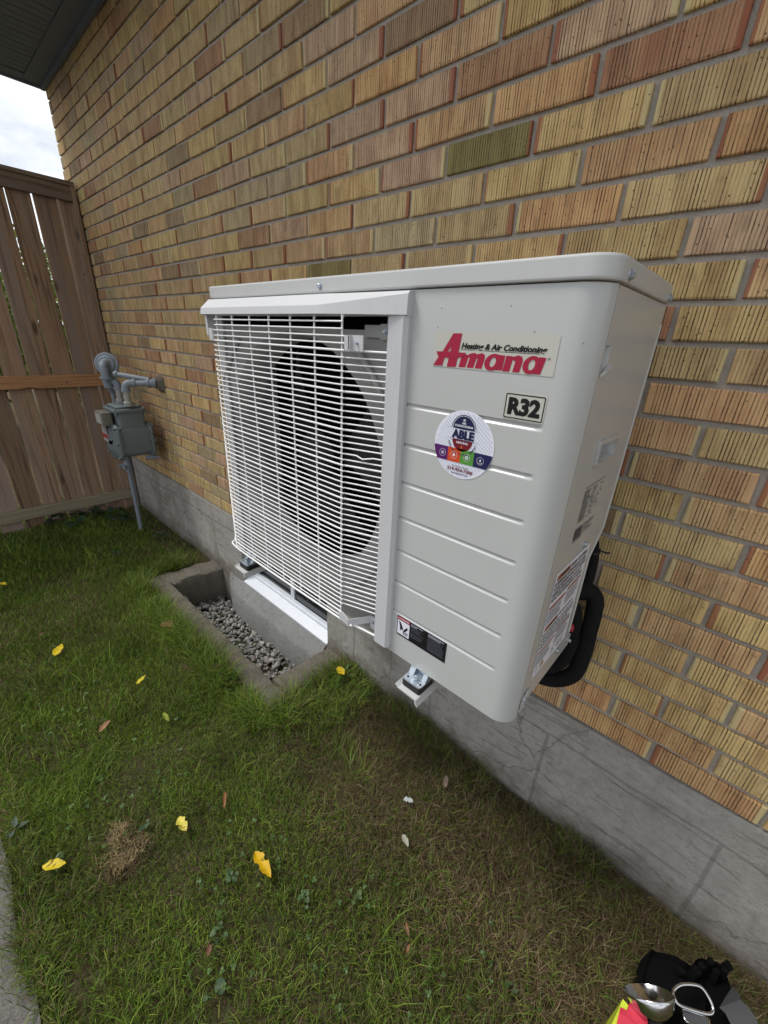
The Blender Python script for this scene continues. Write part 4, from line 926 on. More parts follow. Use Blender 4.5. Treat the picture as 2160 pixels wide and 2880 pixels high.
gpz('index_face', MB().box(-2.905, -2.80, -.3165, -.3155, .818, .874), 'galv', None, idx)
gpz('name_plate', MB().box(-2.93, -2.84, -.2925, -.2915, .70, .80), 'galv', None)
MT['plate_red'] = flat('plate_red', (150, 40, 40)); gpz('name_plate_band', MB().box(-2.93, -2.84, -.2935, -.293, .722, .745), 'plate_red', None)
# connections
for x, z in ((-2.905, .918), (-2.765, .918)):
    m = MB(); m.lathe([(.024, 0), (.026, .004), (.026, .024), (.022, .028)], (x, -.168, z-.002), (0, 0, 1), 8); gpz('union_nut', m, 'galv', 30); gpz('nipple', MB().cyl((x, -.168, z+.02), (x, -.168, z+.085), .0175), 'galv')
def elbow(name, pts, r, mat='pipe', collars=True):
    path = catmull(pts, 6); m = MB().tube(path, r, 14)
    if collars:
        for a, b in ((path[0], path[1]), (path[-1], path[-2])):
            d = (Vector(b)-Vector(a)).normalized(); m.cyl(Vector(a)-d*.002, Vector(a)+d*.014, r*1.22, 14)
    return gpz(name, m, mat)
elbow('elbow', [(-2.765, -.168, 1.000), (-2.765, -.166, 1.030), (-2.758, -.150, 1.045), (-2.745, -.120, 1.046)], .0205)
gpz('outlet_pipe', MB().cyl((-2.748, -.125, 1.046), (-2.685, -.045, 1.050), .0165), 'pipe')
elbow('elbow', [(-2.700, -.064, 1.050), (-2.684, -.046, 1.050), (-2.676, -.03, 1.050)], .0225)
m = MB(); m.loft([[(x-.006, -.032, z) for x, z in rrect(-2.697, -2.649, 1.022, 1.076, .02, 4)], [(x, -.012, z) for x, z in rrect(-2.71, -2.63, 1.008, 1.085, .02, 4)], [(x, -.001, z) for x, z in rrect(-2.718, -2.622, .995, 1.088, .006, 4)]]); gpz('wall_sleeve', m, 'rust', 30)
elbow('elbow', [(-2.905, -.168, .998), (-2.905, -.168, 1.025), (-2.915, -.176, 1.042), (-2.935, -.184, 1.046)], .0205)
m = MB(); m.cyl((-2.935, -.184, 1.046), (-2.985, -.19, 1.046), .024); m.lathe([(.028, -.03), (.03, -.01), (.03, .03), (.022, .04)], (-2.985, -.19, 1.03), (0, 0, 1), 16); m.cyl((-3.03, -.168, .975), (-3.01, -.18, 1.02), .022); gpz('regulator_body', m, 'pipe')
# regulator: diaphragm case facing the viewer along the wall
rc = (-2.965, -.185, 1.138); ax = (.80, -.55, .18)
m = MB(); m.lathe([(.058, -.018), (.064, -.010), (.066, 0), (.064, .005), (.056, .008), (.050, .007), (.044, .015), (.034, .018), (.030, .017), (.025, .026), (.020, .032), (.004, .034)], rc, ax, 40)
reg = gpz('regulator', m, 'pipe', 25)
m = MB(); m.tube(catmull([(-2.945, -.205, 1.140), (-2.925, -.215, 1.128), (-2.918, -.216, 1.095), (-2.918, -.214, 1.066)], 5), .0235, 14); m.lathe([(.034, 0), (.036, .004), (.036, .012)], (-2.919, -.214, 1.056), (0, 0, 1), 18); gpz('vent_elbow', m, 'pipe')
gpz('vent_pipe', MB().cyl((-2.895, -.175, 1.088), (-2.705, -.05, 1.066), .0145).lathe([(.02, 0), (.02, .012)], (-2.885, -.168, 1.087), (.83, .55, -.1), 14), 'pipe')
m = MB(); m.tube(catmull([(-2.735, -.085, .865), (-2.70, -.06, .868), (-2.672, -.045, .835), (-2.662, -.04, .775), (-2.675, -.045, .71), (-2.715, -.06, .675)], 6), .0032, 8); gpz('sensing_tube', m, 'copper')
gpz('drip_leg', MB().cyl((-2.75, -.135, .598), (-2.75, -.06, .590), .012).cyl((-2.75, -.11, .597), (-2.75, -.09, .595), .016), 'pipe')

# ------------------------------------------------------------------ wooden fence
fe = thing('wooden_fence', 'weathered brown vertical board fence with rails meeting the brick wall', 'fence', (-3.55, -1, 0))
def fpart(name, me, mat, loc):
    o = bpy.data.objects.new(name, me)
    if not me.materials: me.materials.append(MT[mat])
    COL.objects.link(o); o.parent = fe; o.location = Vector(loc)-Vector(fe.location); return o
bw = .1255
bm_ = []
for v in range(4):
    m = MB(); r = random.Random(v); hw = bw/2-.0062
    loops = []
    for i in range(9):
        z = -.03+2.10*i/8; j = r.uniform(-.0014, .0014); t = r.uniform(-.0015, .0015)
        loops.append([(-.009+t, -hw+j, z), (.009+t, -hw+j, z), (.009+t, hw+j, z), (-.009+t, hw+j, z)])
    m.loft(loops); bm_.append(mesh_of('board', m))
for i in range(26):
    yc = -.0445-bw*i if i else -.052
    o = fpart('board', bm_[i % 4], 'wood', (-3.562+random.uniform(-.002, .002), -.107+.0627-bw*i, 0)); o.rotation_euler = (random.uniform(-.002, .002), 0, 0)
def rail(name, mat, x0, x1, z0, z1, ya, yb, tilt=0, ch=.003):
    m = MB(); ym = (ya+yb)/2; h = (yb-ya)/2
    m.loft([[(x, y, z) for x, z in rrect(x0, x1, z0-ym*0, z1, ch, 2)] for y in np.linspace(-h, h, 12)])
    me = mesh_of(name, m); return fpart(name, me, mat, (0, ym, 0))
rail('top_rail', 'railw', -3.552, -3.525, 2.046, 2.126, -3.2, -.036)
rail('top_cap', 'railw', -3.60, -3.518, 2.127, 2.150, -3.2, -.012)
rail('middle_rail', 'railnew', -3.5525, -3.520, .950, 1.030, -3.2, -.052)
rail('bottom_rail', 'railold', -3.5525, -3.518, .086, .158, -3.2, -.036)
m = MB().loft([[(x, y, z) for x, y in rrect(-3.553, -3.522, -.035, -.010, .003, 2)] for z in np.linspace(-.03, 2.126, 8)]); fpart('post', mesh_of('post', m), 'wood', (0, 0, 0))
m = MB().loft([[(x, y, z) for x, y in rrect(-3.66, -3.575, -.105, -.012, .003, 2)] for z in np.linspace(-.05, 2.12, 8)]); fpart('post', mesh_of('post', m), 'wood', (0, 0, 0))
for yy in (-1.55, -3.05):
    m = MB().loft([[(x, y, z) for x, y in rrect(-3.665, -3.575, yy-.045, yy+.045, .003, 2)] for z in np.linspace(-.05, 2.12, 8)]); fpart('post', mesh_of('post', m), 'wood', (0, 0, 0))
for yy, zz in ((-.055, 1.655), (-.30, .985), (-.80, .99)):
    m = MB(); m.lathe([(.007, 0), (.005, .002)], (0, 0, 0), (1, 0, 0), 10); fpart('nail', mesh_of('nail', m), 'copper', (-3.5195 if zz < 1.2 else -3.5515, yy, zz))

# ------------------------------------------------------------------ shrubs beyond the fence
def leaf_cloud(cx, cy, h, rx_, n, cols, seed):
    r = np.random.default_rng(seed); u = r.normal(size=(n, 3)); u /= np.linalg.norm(u, axis=1)[:, None]; rad = r.uniform(.45, 1.0, n)**.6
    lump = 1+.18*np.sin(5*u[:, 0]+seed)*np.sin(4*u[:, 2]+1)+.12*np.sin(9*u[:, 1]+2*seed)
    P = u*(rad*lump)[:, None]*np.array((rx_, rx_, h*.46))+np.array((cx, cy, h*.54))
    a = r.normal(size=(n, 3)); a /= np.linalg.norm(a, axis=1)[:, None]; b = np.cross(a, r.normal(size=(n, 3))); b /= np.linalg.norm(b, axis=1)[:, None]
    s = r.uniform(.04, .08, n)[:, None]
    V = np.stack([P-a*s, P+b*s*.5, P+a*s, P-b*s*.5], 1).reshape(-1, 3)
    c = np.array(cols)[r.integers(0, len(cols), n)]*r.uniform(.75, 1.25, (n, 1)); c = np.concatenate([c, np.ones((n, 1))], 1).repeat(4, 0)
    return V, np.arange(4*n).reshape(-1, 4), c
def tinted(name, V, F, c, mat):
    me = bpy.data.meshes.new(name); k = len(F[0]) if not isinstance(F, np.ndarray) else F.shape[1]
    F = np.asarray(F); me.vertices.add(len(V)); me.vertices.foreach_set('co', np.asarray(V, 'f').ravel()); me.loops.add(F.size); me.loops.foreach_set('vertex_index', F.ravel().astype('i'))
    me.polygons.add(len(F)); me.polygons.foreach_set('loop_start', np.arange(0, F.size, k).astype('i')); me.polygons.foreach_set('loop_total', np.full(len(F), k, 'i')); me.update(calc_edges=True)
    at = me.attributes.new('tint', 'FLOAT_COLOR', 'POINT'); at.data.foreach_set('color', np.asarray(c, 'f').ravel()); me.materials.append(mat); return me
MT['bark'] = m_paint('bark', (.09, .065, .045), .9, .3, .6, 60)
for i, (cx, cy, h, rr_, lab) in enumerate(((-7.2, -.9, 2.35, 1.0, 'yellow green bush seen through the fence gaps beside the house corner'), (-7.8, -2.9, 2.1, 1.1, 'darker green bush standing behind the boards of the fence'), (-8.6, .9, 2.4, 1.0, 'bright lime bush growing past the end wall behind the fence'))):
    tr = thing('bush', lab, 'bush', (cx, cy, 0), 'bushes beyond the fence')
    V, F, c = leaf_cloud(0, 0, h, rr_, 5200, [[(.12, .17, .02), (.20, .22, .03), (.09, .14, .02)], [(.05, .09, .018), (.08, .12, .02), (.11, .14, .03)], [(.15, .20, .03), (.22, .23, .04), (.10, .16, .02)]][i], i+3)
    o = bpy.data.objects.new('crown', tinted('crown', V, F, c, MT['leaf'])); COL.objects.link(o); o.parent = tr
    m = MB()
    for k in range(5): a = k*1.3; m.tube(catmull([(.05*math.cos(a), .05*math.sin(a), -.02), (.12*math.cos(a), .12*math.sin(a), h*.3), (.45*math.cos(a), .45*math.sin(a), h*.65)], 4), [.03]*9 if False else .02, 6)
    o = bpy.data.objects.new('trunk', mesh_of('trunk', m)); o.data.materials.append(MT['bark']); COL.objects.link(o); o.parent = tr

# ------------------------------------------------------------------ lawn
def vn(x, y, s, seed):                                    # cheap smooth value noise, numpy
    r = np.random.default_rng(seed); G = r.random((64, 64)); X = np.mod(x*s, 63); Y = np.mod(y*s, 63); i = X.astype(int); j = Y.astype(int); fx = X-i; fy = Y-j
    fx = fx*fx*(3-2*fx); fy = fy*fy*(3-2*fy)
    return (G[i, j]*(1-fx)+G[i+1, j]*fx)*(1-fy)+(G[i, j+1]*(1-fx)+G[i+1, j+1]*fx)*fy
STRAW = [(356, 2425, .050), (334, 2351, .026), (586, 1860, .022), (522, 1878, .030), (1050, 2040, .12)]
straw_w = [(gp(a, b)[0], gp(a, b)[1], r) for a, b, r in STRAW]
BARE = [(gp(a, b)[0], gp(a, b)[1], r) for a, b, r in ((375, 2235, .035), (420, 2300, .03), (745, 2610, .03), (1060, 2030, .04), (480, 1490, .12), (1330, 2250, .03), (210, 2780, .05), (630, 2850, .04))]
def field(x, y):
    wallness = np.clip((y+.74)/.5, 0, 1)*np.clip((x+1.2)/.35, 0, 1)
    d = .04+.86*wallness+.42*(vn(x, y, 3.1, 1)-.5)+.30*(vn(x, y, 11, 2)-.5)
    d = d+.35*np.clip((x+.75)/.9, 0, 1)*np.clip((y+1.0)/.7, 0, 1)
    for a, b, r in straw_w: d = d+1.3*np.exp(-((x-a)**2+(y-b)**2)/(r*r))
    return np.clip(d, 0, 1.3)
def blades(n, xr, yr, hmin, hmax, wid, lean, keep=None, seed=0, dry=None, flatn=False):
    r = np.random.default_rng(seed); x = r.uniform(*xr, n); y = r.uniform(*yr, n)
    k = np.ones(n, bool)
    k &= ~((x > -2.32) & (x < -1.05) & (y > -.400+.03*(vn(x, y, 12, 51)-.3)))
    k &= ~((x > -1.0) & (x < .1) & (y > -.33) & (r.random(n) < .25*(vn(x, y, 7, 44) > .5)))
    k &= y < -.008
    for a, b, q in BARE: k &= (r.random(n) > .85*np.exp(-((x-a)**2+(y-b)**2)/(q*q)))
    k &= r.random(n) < .45+.9*vn(x, y, 6, 5)
    edge = -1.142+.012*np.sin(9*x)+.008*np.sin(23*x)
    k &= (y > edge) | (r.random(n) < .12*np.clip(1-(edge-y)/.08, 0, 1))
    # soil pocket by the fence corner and the far side of the well
    k &= ~((x < -2.25) & (y > -.16) & (r.random(n) < .75))
    if keep is not None: k &= keep(x, y, r)
    x, y = x[k], y[k]; n = len(x); D = field(x, y) if dry is None else np.full(n, dry)
    h = r.uniform(hmin, hmax, n)*(.7+.6*vn(x, y, 5, 9)); az = r.uniform(0, 2*np.pi, n); ln = r.uniform(*lean, n)*h
    dx, dy = np.cos(az)*ln, np.sin(az)*ln
    w_ = wid*r.uniform(.7, 1.3, n); wa = r.uniform(0, np.pi, n); wx, wy = np.cos(wa)*w_/2, np.sin(wa)*w_/2
    z0 = np.full(n, -.006); hz = h*np.sqrt(np.clip(1-(ln/h)**2*.55, .12, 1))
    b0 = np.stack([x-wx, y-wy, z0], 1); b1 = np.stack([x+wx, y+wy, z0], 1)
    m0 = np.stack([x+dx*.42-wx*.85, y+dy*.42-wy*.85, hz*.62], 1); m1 = np.stack([x+dx*.42+wx*.85, y+dy*.42+wy*.85, hz*.62], 1)
    tp = np.stack([x+dx*1.15, y+dy*1.15, hz*(.95 if not flatn else .7)], 1)
    V = np.stack([b0, b1, m1, m0, tp], 1).reshape(-1, 3)
    V[:, 1] = np.minimum(V[:, 1], -.010)
    o = (np.arange(n)*5)[:, None]; F = np.concatenate([o+np.array([[0, 1, 2]]), o+np.array([[0, 2, 3]]), o+np.array([[3, 2, 4]])], 1).reshape(-1, 3)
    green = np.array([(.138, .225, .024), (.185, .262, .034), (.105, .190, .020), (.235, .285, .046), (.130, .225, .042)])[r.integers(0, 5, n)]
    drc = np.array([(.22, .155, .085), (.155, .105, .058), (.30, .23, .135), (.105, .072, .042), (.21, .16, .08)])[r.integers(0, 5, n)]
    isd = (r.random(n) < np.clip(D*.9, .09, .95))[:, None]
    c = np.where(isd, drc, green)*r.uniform(.5, 1.35, (n, 1))*(.72+.5*vn(x, y, 8, 77))[:, None]; c = np.concatenate([c, np.ones((n, 1))], 1)
    cc = np.repeat(c[:, None, :], 5, 1); cc = cc.reshape(-1, 4)
    return V, F, cc
sets = []
sets.append(blades(150000, (-1.35, .62), (-1.22, 0), .012, .034, .0016, (.25, .95), None, 21))
sets.append(blades(80000, (-2.6, -1.2), (-1.22, 0), .014, .040, .0021, (.25, .95), None, 22))
sets.append(blades(50000, (-4.05, -2.5), (-1.3, 0), .015, .042, .0028, (.2, .9), None, 23))
sets.append(blades(60000, (-1.35, .62), (-1.2, 0), .018, .045, .0015, (.9, 1.25), lambda x, y, r: r.random(len(x)) < .25+.75*np.clip(field(x, y), 0, 1), 24, None, True))
# long tufts along the curb, the foundation and the path edge
def near_curb(x, y, r): return (((y > -.49) & (y < -.385) & (x > -2.4) & (x < -1.0)) | ((x > -2.42) & (x < -2.30) & (y > -.42) & (y < -.06)) | ((x > -1.06) & (x < -.82) & (y > -.40) & (y < -.02)))
sets.append(blades(42000, (-2.45, -.8), (-.5, 0), .04, .11, .0024, (.45, 1.05), lambda x, y, r: near_curb(x, y, r) & (vn(x, y, 9, 31) > .30), 25, .10))
sets.append(blades(9000, (-1.0, .6), (-.085, 0), .035, .095, .0016, (.3, .9), lambda x, y, r: vn(x, y, 8, 33) > .45, 26, .62))
sets.append(blades(3500, (-4.0, -1.3), (-1.2, -.4), .05, .09, .0026, (.4, 1.0), lambda x, y, r: vn(x, y, 4, 35) > .62, 27, .08))
sets.append(blades(2200, (-1.3, .5), (-1.2, -.5), .04, .08, .002, (.5, 1.0), lambda x, y, r: vn(x, y, 4, 36) > .62, 28, .10))
sets.append(blades(16000, (-2.2, .2), (-1.17, -1.10), .022, .05, .002, (.5, 1.1), None, 29, .35))
def straw(x, y, r):
    k = np.zeros(len(x))
    for a, b, q in straw_w[:3]: k = np.maximum(k, .5*(vn(x, y, 40, 88) > .4)*np.exp(-((x-a)**2+(y-b)**2)/(q*q)*1.6))
    return r.random(len(x)) < k
V_, F_, c_ = blades(260000, (-1.9, -.9), (-1.15, -.4), .012, .030, .0017, (.7, 1.2), straw, 40, 1.2, True)
c_[:, :3] = np.array((.44, .335, .175))*np.repeat(np.random.default_rng(3).uniform(.7, 1.2, (len(c_)//5, 1)), 5, 0); V_[:, 2] += .006; sets.append((V_, F_, c_))
sets.append(blades(45000, (-1.05, .5), (-.42, 0), .02, .05, .0015, (.6, 1.15), lambda x, y, r: r.random(len(x)) < np.clip((y+.42)/.2, 0, 1), 41, .82))
sets.append(blades(6000, (-1.05, -.45), (-.36, 0), .04, .09, .0018, (.4, 1.0), lambda x, y, r: vn(x, y, 6, 52) > .5, 42, .45))
V = np.concatenate([s[0] for s in sets]); off = np.cumsum([0]+[len(s[0]) for s in sets[:-1]]); F = np.concatenate([s[1]+o for s, o in zip(sets, off)]); c = np.concatenate([s[2] for s in sets])
go = bpy.data.objects.new('grass', tinted('grass', V, F, c, MT['grass'])); COL.objects.link(go)
tag(go, 'patchy mown lawn grass, green by the path and dry brown along the foundation', 'grass', kind='stuff')

# clover and other small leaves in the turf
r = np.random.default_rng(5); Vs, Fs, Cs = [], [], []; n0 = 0
spots = [(gp(a, b), q) for a, b, q in ((390, 2250, .05), (300, 2220, .06), (500, 2190, .05), (240, 2360, .04), (700, 2330, .06), (640, 2480, .05), (600, 2640, .05), (860, 2540, .04), (1010, 2540, .05), (640, 2830, .06), (160, 2000, .09), (320, 2000, .1), (40, 1850, .1), (430, 2180, .07), (250, 1960, .08), (1480, 2780, .05), (1240, 2760, .05), (950, 2700, .05))]
for (cpt, q) in spots:
    for k in range(6):
        x, y = cpt[0]+r.normal()*q, cpt[1]+r.normal()*q
        if y > -.03 or (-2.3 < x < -1.06 and y > -.40): continue
        z = r.uniform(.018, .036); s = r.uniform(.0026, .0048); a0 = r.uniform(0, 6.28); col = np.array((.075, .135, .04))*r.uniform(.8, 1.4)
        for j in range(3):
            a = a0+j*2.09; ctr = np.array((x+math.cos(a)*s*.9, y+math.sin(a)*s*.9, z)); pts = [ctr+np.array((math.cos(a+t)*s*.8, math.sin(a+t)*s*.8, r.uniform(-.002, .003))) for t in np.linspace(0, 5.24, 6)]
            Vs += pts; Fs.append([n0+i for i in range(6)]); n0 += 6; Cs += [(*col, 1)]*6
co = bpy.data.objects.new('clover', tinted('clover', np.array(Vs), np.array(Fs), np.array(Cs), MT['leaf'])); COL.objects.link(co)
tag(co, 'small clover leaves scattered through the lawn', 'clover', kind='stuff')

# broad-leaved weeds: one plant each
def weed(px, py, n, size, label, group, zc=.03, col=(.055, .10, .035), heart=True, pt=None):
    if 'fence' not in label and 'dandelion' not in label: size *= .72
    b = gp(px, py) if pt is None else np.array(pt); t = thing('weed', label, 'weed', (b[0], b[1], 0), group); rr = random.Random(int(px*7+py))
    for k in range(n):
        a = rr.uniform(0, 6.28); d = rr.uniform(.3, 1.0)*size*1.1; s = size*rr.uniform(.45, .85); z = zc*rr.uniform(.6, 1.5); tl = rr.uniform(-.3, .5)
        ctr = Vector((math.cos(a)*d, math.sin(a)*d, z)); u = Vector((math.cos(a+tl), math.sin(a+tl), rr.uniform(-.2, .5))).normalized(); w_ = Vector((-u.y, u.x, rr.uniform(-.25, .25))).normalized()
        sh = [(-.35, .0), (-.5, .28), (-.3, .5), (.05, .5), (.4, .3), (.62, 0), (.4, -.3), (.05, -.5), (-.3, -.5), (-.5, -.28)] if heart else [(-.6, .05), (-.3, .26), (.2, .28), (.75, 0), (.2, -.28), (-.3, -.26), (-.6, -.05)]
        V_ = [ctr+u*p_*s*1.0+w_*q_*s*1.0+Vector((0, 0, abs(q_)*s*.22)) for p_, q_ in sh]; cen = ctr+u*.05*s
        Vv = [tuple(cen)]+[tuple(v) for v in V_]; nn = len(V_); Ff = [(0, i+1, (i+1) % nn+1) for i in range(nn)]
        # stalk
        b_ = len(Vv); Vv += [(-.0012, 0, -.004), (.0012, 0, -.004), tuple(ctr-u*.35*s)]; Ff.append((b_, b_+1, b_+2))
        kcol = np.array(col)*rr.uniform(.75, 1.3)
        me = tinted('leaf', np.array(Vv), np.array(Ff), np.array([(*kcol, 1)]*len(Vv)), MT['leaf'])
        o = bpy.data.objects.new('leaf', me); COL.objects.link(o); o.parent = t
    return t
for px, py in ((200, 1462), (232, 1450), (262, 1462), (292, 1448), (318, 1462), (345, 1478), (160, 1480), (215, 1486)):
    weed(px, py, 9, .062, 'dark green creeping weed with rounded leaves along the foot of the fence', 'weeds at the foot of the fence', .05, (.026, .055, .030))
weed(455, 1520, 7, .06, 'dark leafy weed on bare soil beside the gas riser', None, .04, (.03, .06, .03)); weed(340, 1570, 6, .05, 'low round leaved weed in the long grass behind the well curb', None, .035, (.035, .07, .035))
weed(651, 2485, 9, .024, 'cluster of small round weed leaves in mid lawn by the torn yellow leaf', None, .026); weed(622, 2635, 6, .024, 'ruffled light green weed in short grass', None, .026, (.075, .125, .05)); weed(600, 2790, 5, .03, 'wide dark weed leaves beside a bare spot in the lawn', None, .028, (.045, .08, .035))
weed(862, 2540, 4, .024, 'pair of round weed leaves in dry turf', None, .022); weed(1008, 2545, 5, .022, 'pale green weed with rounded leaves in dry turf', None, .022, (.08, .125, .04)); weed(790, 2440, 5, .02, 'small green weed right beside the torn yellow leaf', None, .024, (.07, .12, .03))
weed(55, 2350, 4, .04, 'grey green broad leaves lying at the path edge', None, .03, (.06, .085, .055), False); weed(160, 2450, 4, .034, 'pointed weed leaves under the large yellow leaf', None, .026, (.075, .115, .035), False); weed(410, 2340, 6, .022, 'small plantain beside the bare soil patch in the lawn', None, .024, (.06, .095, .05)); weed(1430, 2790, 6, .018, 'small green weed near the black tool bag', None, .022, (.07, .11, .04))
weed(965, 1915, 7, .045, 'dandelion plant in the corner between curb and foundation', None, .05, (.06, .11, .02), False)

# fallen leaves
def fallen(px0, py0, px1, py1, label, colr, wr=.4, z=.040, cat='leaf', name='fallen_leaf', group=None, curl=.25, notch=0, seed=1):
    a, b = gp(px0, py0, z), gp(px1, py1, z); u = b-a; Ln = np.linalg.norm(u); u = u/Ln; v = np.array((-u[1], u[0], 0.0)); rr = random.Random(seed)
    N_ = 13; rows = []; cl = []
    for i in range(N_):
        t = i/(N_-1); wd = wr*Ln*.5*(math.sin(math.pi*t**.85)**.8 if 0 < t < 1 else 0)+.0006
        if notch and i in (5, 6): wd *= .55
        row = []
        for k in (-1, -.5, 0, .5, 1):
            e_ = wd*k*(1+rr.uniform(-.06, .06)*abs(k)); pz = curl*wd*(k*k)+.10*Ln*curl*math.sin(3.1*t+seed)+.003*rr.uniform(-1, 1)*abs(k)
            row.append(a+u*Ln*t+v*e_+np.array((0, 0, pz)))
        rows.append(row)
    Vv = [q for rw in rows for q in rw]; Ff = []
    for i in range(N_-1):
        for k in range(4): Ff.append((i*5+k, i*5+k+1, i*5+k+6, i*5+k+5))
    Cc = []
    for i in range(N_):
        for k in range(5):
            s = rr.uniform(.85, 1.1)*(1.08 if k == 2 else 1); q = np.array(colr)*s
            if rr.random() < .05: q = np.array((.12, .07, .02))
            Cc.append((*q, 1))
    ctr = (a+b)/2; me = tinted(name, np.array(Vv)-ctr, np.array(Ff), np.array(Cc), MT['leaf']); me.polygons.foreach_set('use_smooth', [True]*len(me.polygons))
    o = bpy.data.objects.new(name, me); COL.objects.link(o); o.location = ctr; return tag(o, label, cat, group)
YEL = (.66, .50, .02); BRN = (.26, .14, .07)
fallen(155, 1845, 173, 1810, 'small upright yellow leaf on grass near a clump of dead turf', YEL, .42, seed=2); fallen(384, 1924, 409, 1898, 'slim yellow leaf lying in green grass outside the well curb', (.72, .60, .05), .3, seed=3)
fallen(118, 2436, 186, 2428, 'large flat yellow leaf lying on the lawn by the path', YEL, .42, seed=4); fallen(502, 2298, 524, 2338, 'pale yellow leaf with a bitten edge in mid lawn', (.70, .60, .10), .50, .04, notch=1, seed=5)
fallen(716, 2395, 762, 2468, 'long torn golden leaf in mid lawn', (.68, .42, .01), .36, .045, notch=1, curl=.35, seed=6); fallen(0, 1640, 18, 1644, 'bright yellow leaf scrap on grass out by the fence side path', YEL, .5, seed=7)
fallen(458, 2006, 476, 2026, 'narrow lime green leaf in short grass', (.22, .27, .03), .3, seed=8); fallen(950, 1876, 968, 1898, 'yellow petal caught in the dandelion by the curb', (.62, .45, .02), .6, .085, seed=9)
fallen(452, 1752, 490, 1764, 'curled brown leaf in grass next to the well curb', (.34, .19, .10), .55, .045, curl=.6, seed=10); fallen(278, 2058, 312, 2026, 'twisted orange brown leaf in mid lawn', (.36, .20, .11), .38, .045, curl=.6, seed=11)
fallen(108, 1790, 124, 1778, 'dark brown leaf on dead turf', (.11, .06, .035), .6, curl=.5, seed=12); fallen(634, 2226, 630, 2276, 'thin rust coloured curled leaf stalk on the lawn', (.30, .12, .05), .14, curl=.4, seed=13)
fallen(1142, 2592, 1148, 2632, 'narrow brown leaf in dry turf', (.24, .13, .07), .3, seed=14); fallen(1152, 2655, 1142, 2682, 'short rusty leaf in dry turf below the narrow brown one', (.26, .13, .07), .3, seed=15)
fallen(565, 1828, 582, 1816, 'dry straw coloured leaf by the curb grass', (.34, .25, .14), .4, seed=16); fallen(1250, 2215, 1256, 2180, 'pinkish dead leaf on brown turf below the unit', (.30, .22, .17), .4, seed=17)
fallen(1132, 2346, 1148, 2382, 'pale grey green leaf lying in brown turf', (.42, .42, .34), .42, seed=18); fallen(1134, 2250, 1162, 2256, 'crumpled white paper scrap on brown turf', (.60, .62, .62), .55, .045, 'scrap', 'paper_scrap', None, .8, 1, 19)
fallen(590, 2655, 585, 2690, 'reddish dead leaf flat on the lawn', (.17, .08, .05), .55, .03, seed=20)
fallen(212, 2020+390, 165, 2600, 'x', BRN) if False else None

# ------------------------------------------------------------------ tool bag and gear
bag = thing('tool_bag', 'open black canvas tool bag with grey strap set on the grass by the foundation', 'tool bag', (.24, -.20, 0))
def tb(name, mb, mat, smooth=40):
    o = bpy.data.objects.new(name, mesh_of(name, mb, smooth)); o.data.materials.append(MT[mat]); COL.objects.link(o); o.parent = bag; o.location = -Vector(bag.location); return o
def bp2(a, b, z): return tuple(gp(1660+a/3.318, 2600+b/3.318, z))
def mass(outline, zt, name, mat, seed, zb=-.004, grow=1.06):
    rr = random.Random(seed); top = [np.array(bp2(a, b, zt+rr.uniform(-.012, .008))) for a, b in outline]; c = sum(top)/len(top); m = MB()
    bot = [(c[0]+(p_[0]-c[0])*grow, c[1]+(p_[1]-c[1])*grow, zb) for p_ in top]; mid = [tuple(np.array(p_)*.5+np.array(q_)*.5+np.array((rr.uniform(-.006, .006), rr.uniform(-.006, .006), 0))) for p_, q_ in zip(top, bot)]
    inn = [tuple(c+(p_-c)*.86+np.array((0, 0, -.012))) for p_ in top]
    m.loft([bot, mid, [tuple(q) for q in top], inn]); return tb(name, m, mat)
mass(((480, 560), (500, 430), (545, 300), (575, 225), (612, 255), (700, 268), (790, 292), (880, 345), (960, 400), (1040, 520), (1080, 700), (1060, 1150), (480, 1150)), .115, 'bag_body', 'clothblk', 1)
mass(((960, 420), (985, 330), (1040, 312), (1110, 335), (1175, 345), (1230, 385), (1262, 440), (1290, 520), (1320, 620), (1330, 1150), (1050, 1150), (1000, 650)), .105, 'side_pocket', 'clothblk', 2)
mm_ = MB(); rr = random.Random(4)
for a, b in ((1000, 470), (1090, 430), (1170, 470), (1130, 560), (1220, 520), (880, 520), (760, 480)):
    p0 = np.array(bp2(a, b, .08)); mm_ = MB(); mm_.tube([tuple(p0), tuple(p0+np.array((rr.uniform(-.01, .01), rr.uniform(-.01, .01), .05)))], rr.uniform(.005, .009), 8); tb('tool_handle', mm_, 'clothblk')
lf = [(1330, 575), (1262, 680), (1205, 775), (1262, 830), (1310, 930), (1340, 1100)]; rt = [(1405, 660), (1402, 680), (1400, 700), (1480, 775), (1545, 870), (1620, 1060)]
zz_ = (.12, .135, .15, .152, .15, .14); m = MB(); m.loft([[bp2(*a, z), bp2(*b, z), bp2(*b, z-.006), bp2(*a, z-.006)] for a, b, z in zip(lf, rt, zz_)]); tb('strap', m, 'strap')
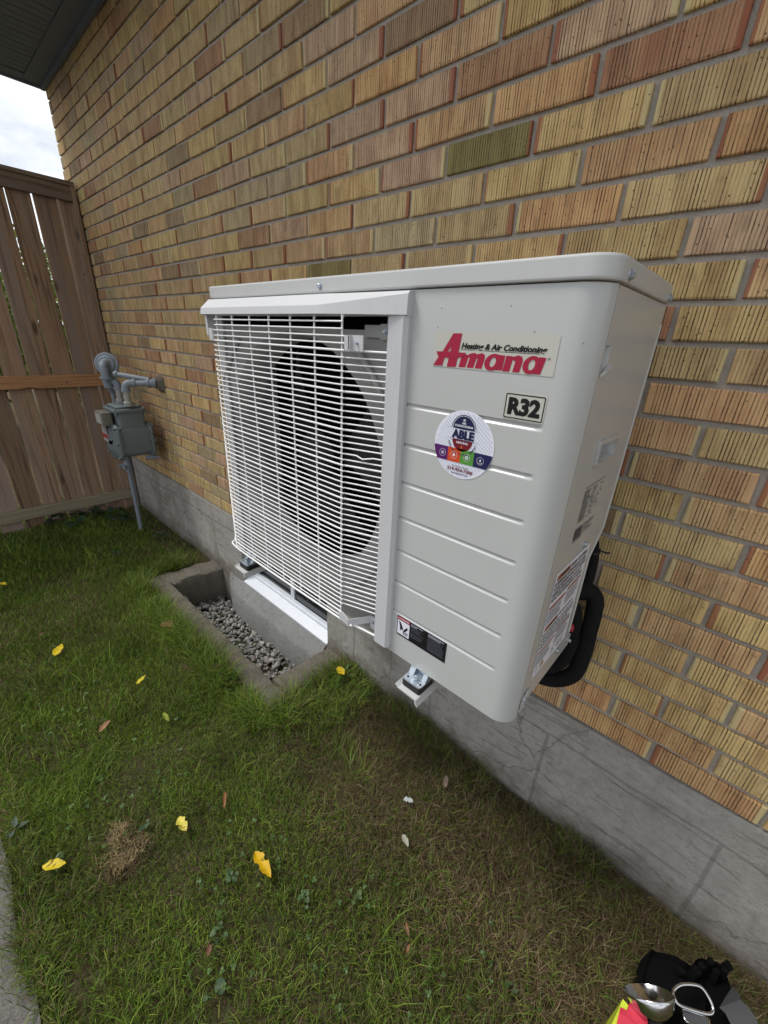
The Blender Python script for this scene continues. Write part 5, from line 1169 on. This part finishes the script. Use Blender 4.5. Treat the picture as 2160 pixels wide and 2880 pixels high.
loop = catmull([bp2(785, 690, .165), bp2(775, 620, .166), bp2(840, 565, .168), bp2(950, 560, .168), bp2(1040, 590, .166), bp2(1110, 690, .163), bp2(1145, 790, .158), bp2(1110, 835, .156), bp2(960, 800, .158), bp2(830, 750, .162), bp2(785, 690, .165)], 5); tb('snap_hook', MB().tube(loop, .0030, 8, False), 'steel', 60)
q0 = [bp2(860, 800, .15), bp2(890, 795, .15), bp2(1085, 870, .15), bp2(1110, 915, .15), bp2(1090, 960, .15), bp2(900, 905, .15)]; m = MB(); m.prism(q0, (0, 0, -.006)); tb('buckle', m, 'strap'); tb('buckle_rim', MB().tube(catmull(q0+[q0[0]], 4), .0016, 6, False), 'steel', 60)
# steel dish
dc = np.array(bp2(545, 642, .17)); rdx = .0452; dax = (-.589, .595, .547)
dish = thing('steel_dish', 'polished round steel dish beside the black tool bag', 'dish', tuple(dc-np.array((0, 0, .045))))
prof = [(rdx*.12, -.034), (rdx*.55, -.031), (rdx*.85, -.019), (rdx*.98, -.004), (rdx*1.0, .0), (rdx*.985, .0012), (rdx*.95, -.002), (rdx*.80, -.014), (rdx*.5, -.025), (rdx*.1, -.028)]
m = MB(); m.lathe(prof, dc, dax, 48); o = obj('bowl', m, MT['steel'], None, 60); o.parent = dish; o.location = -Vector(dish.location)
bc = Vector(dc)-Vector(dax)*.034; m = MB(); m.tube([tuple(bc), tuple(bc+Vector((.01, .01, -.05))), (bc.x+.02, bc.y+.03, .03)], [.012, .018, .02], 14); o = obj('magnet_base', m, MT['rubber'], None, 40); o.parent = dish; o.location = -Vector(dish.location)
# high-visibility pouch
hv = thing('hivis_pouch', 'fluorescent yellow and red pouch beside the steel dish', 'pouch', tuple(gp(1752, 2870, 0)*np.array((1, 1, 0))))
def hp(name, pts, mat, d=-.10):
    m = MB(); m.prism([bp2(a, b, z) for a, b, z in pts], (0.0, .012, d)); o = obj(name, m, MT[mat]); o.parent = hv; o.location = -Vector(hv.location); return o
hp('yellow_panel', ((305, 695, .150), (365, 765, .150), (330, 960, .146), (180, 980, .144)), 'hivis', -.14); hp('red_flap', ((270, 825, .1545), (335, 860, .1545), (450, 960, .150), (240, 960, .150)), 'hired', -.003); hp('red_strap', ((362, 770, .1535), (420, 800, .1535), (530, 960, .150), (440, 960, .150), (330, 850, .153)), 'hired', -.002)
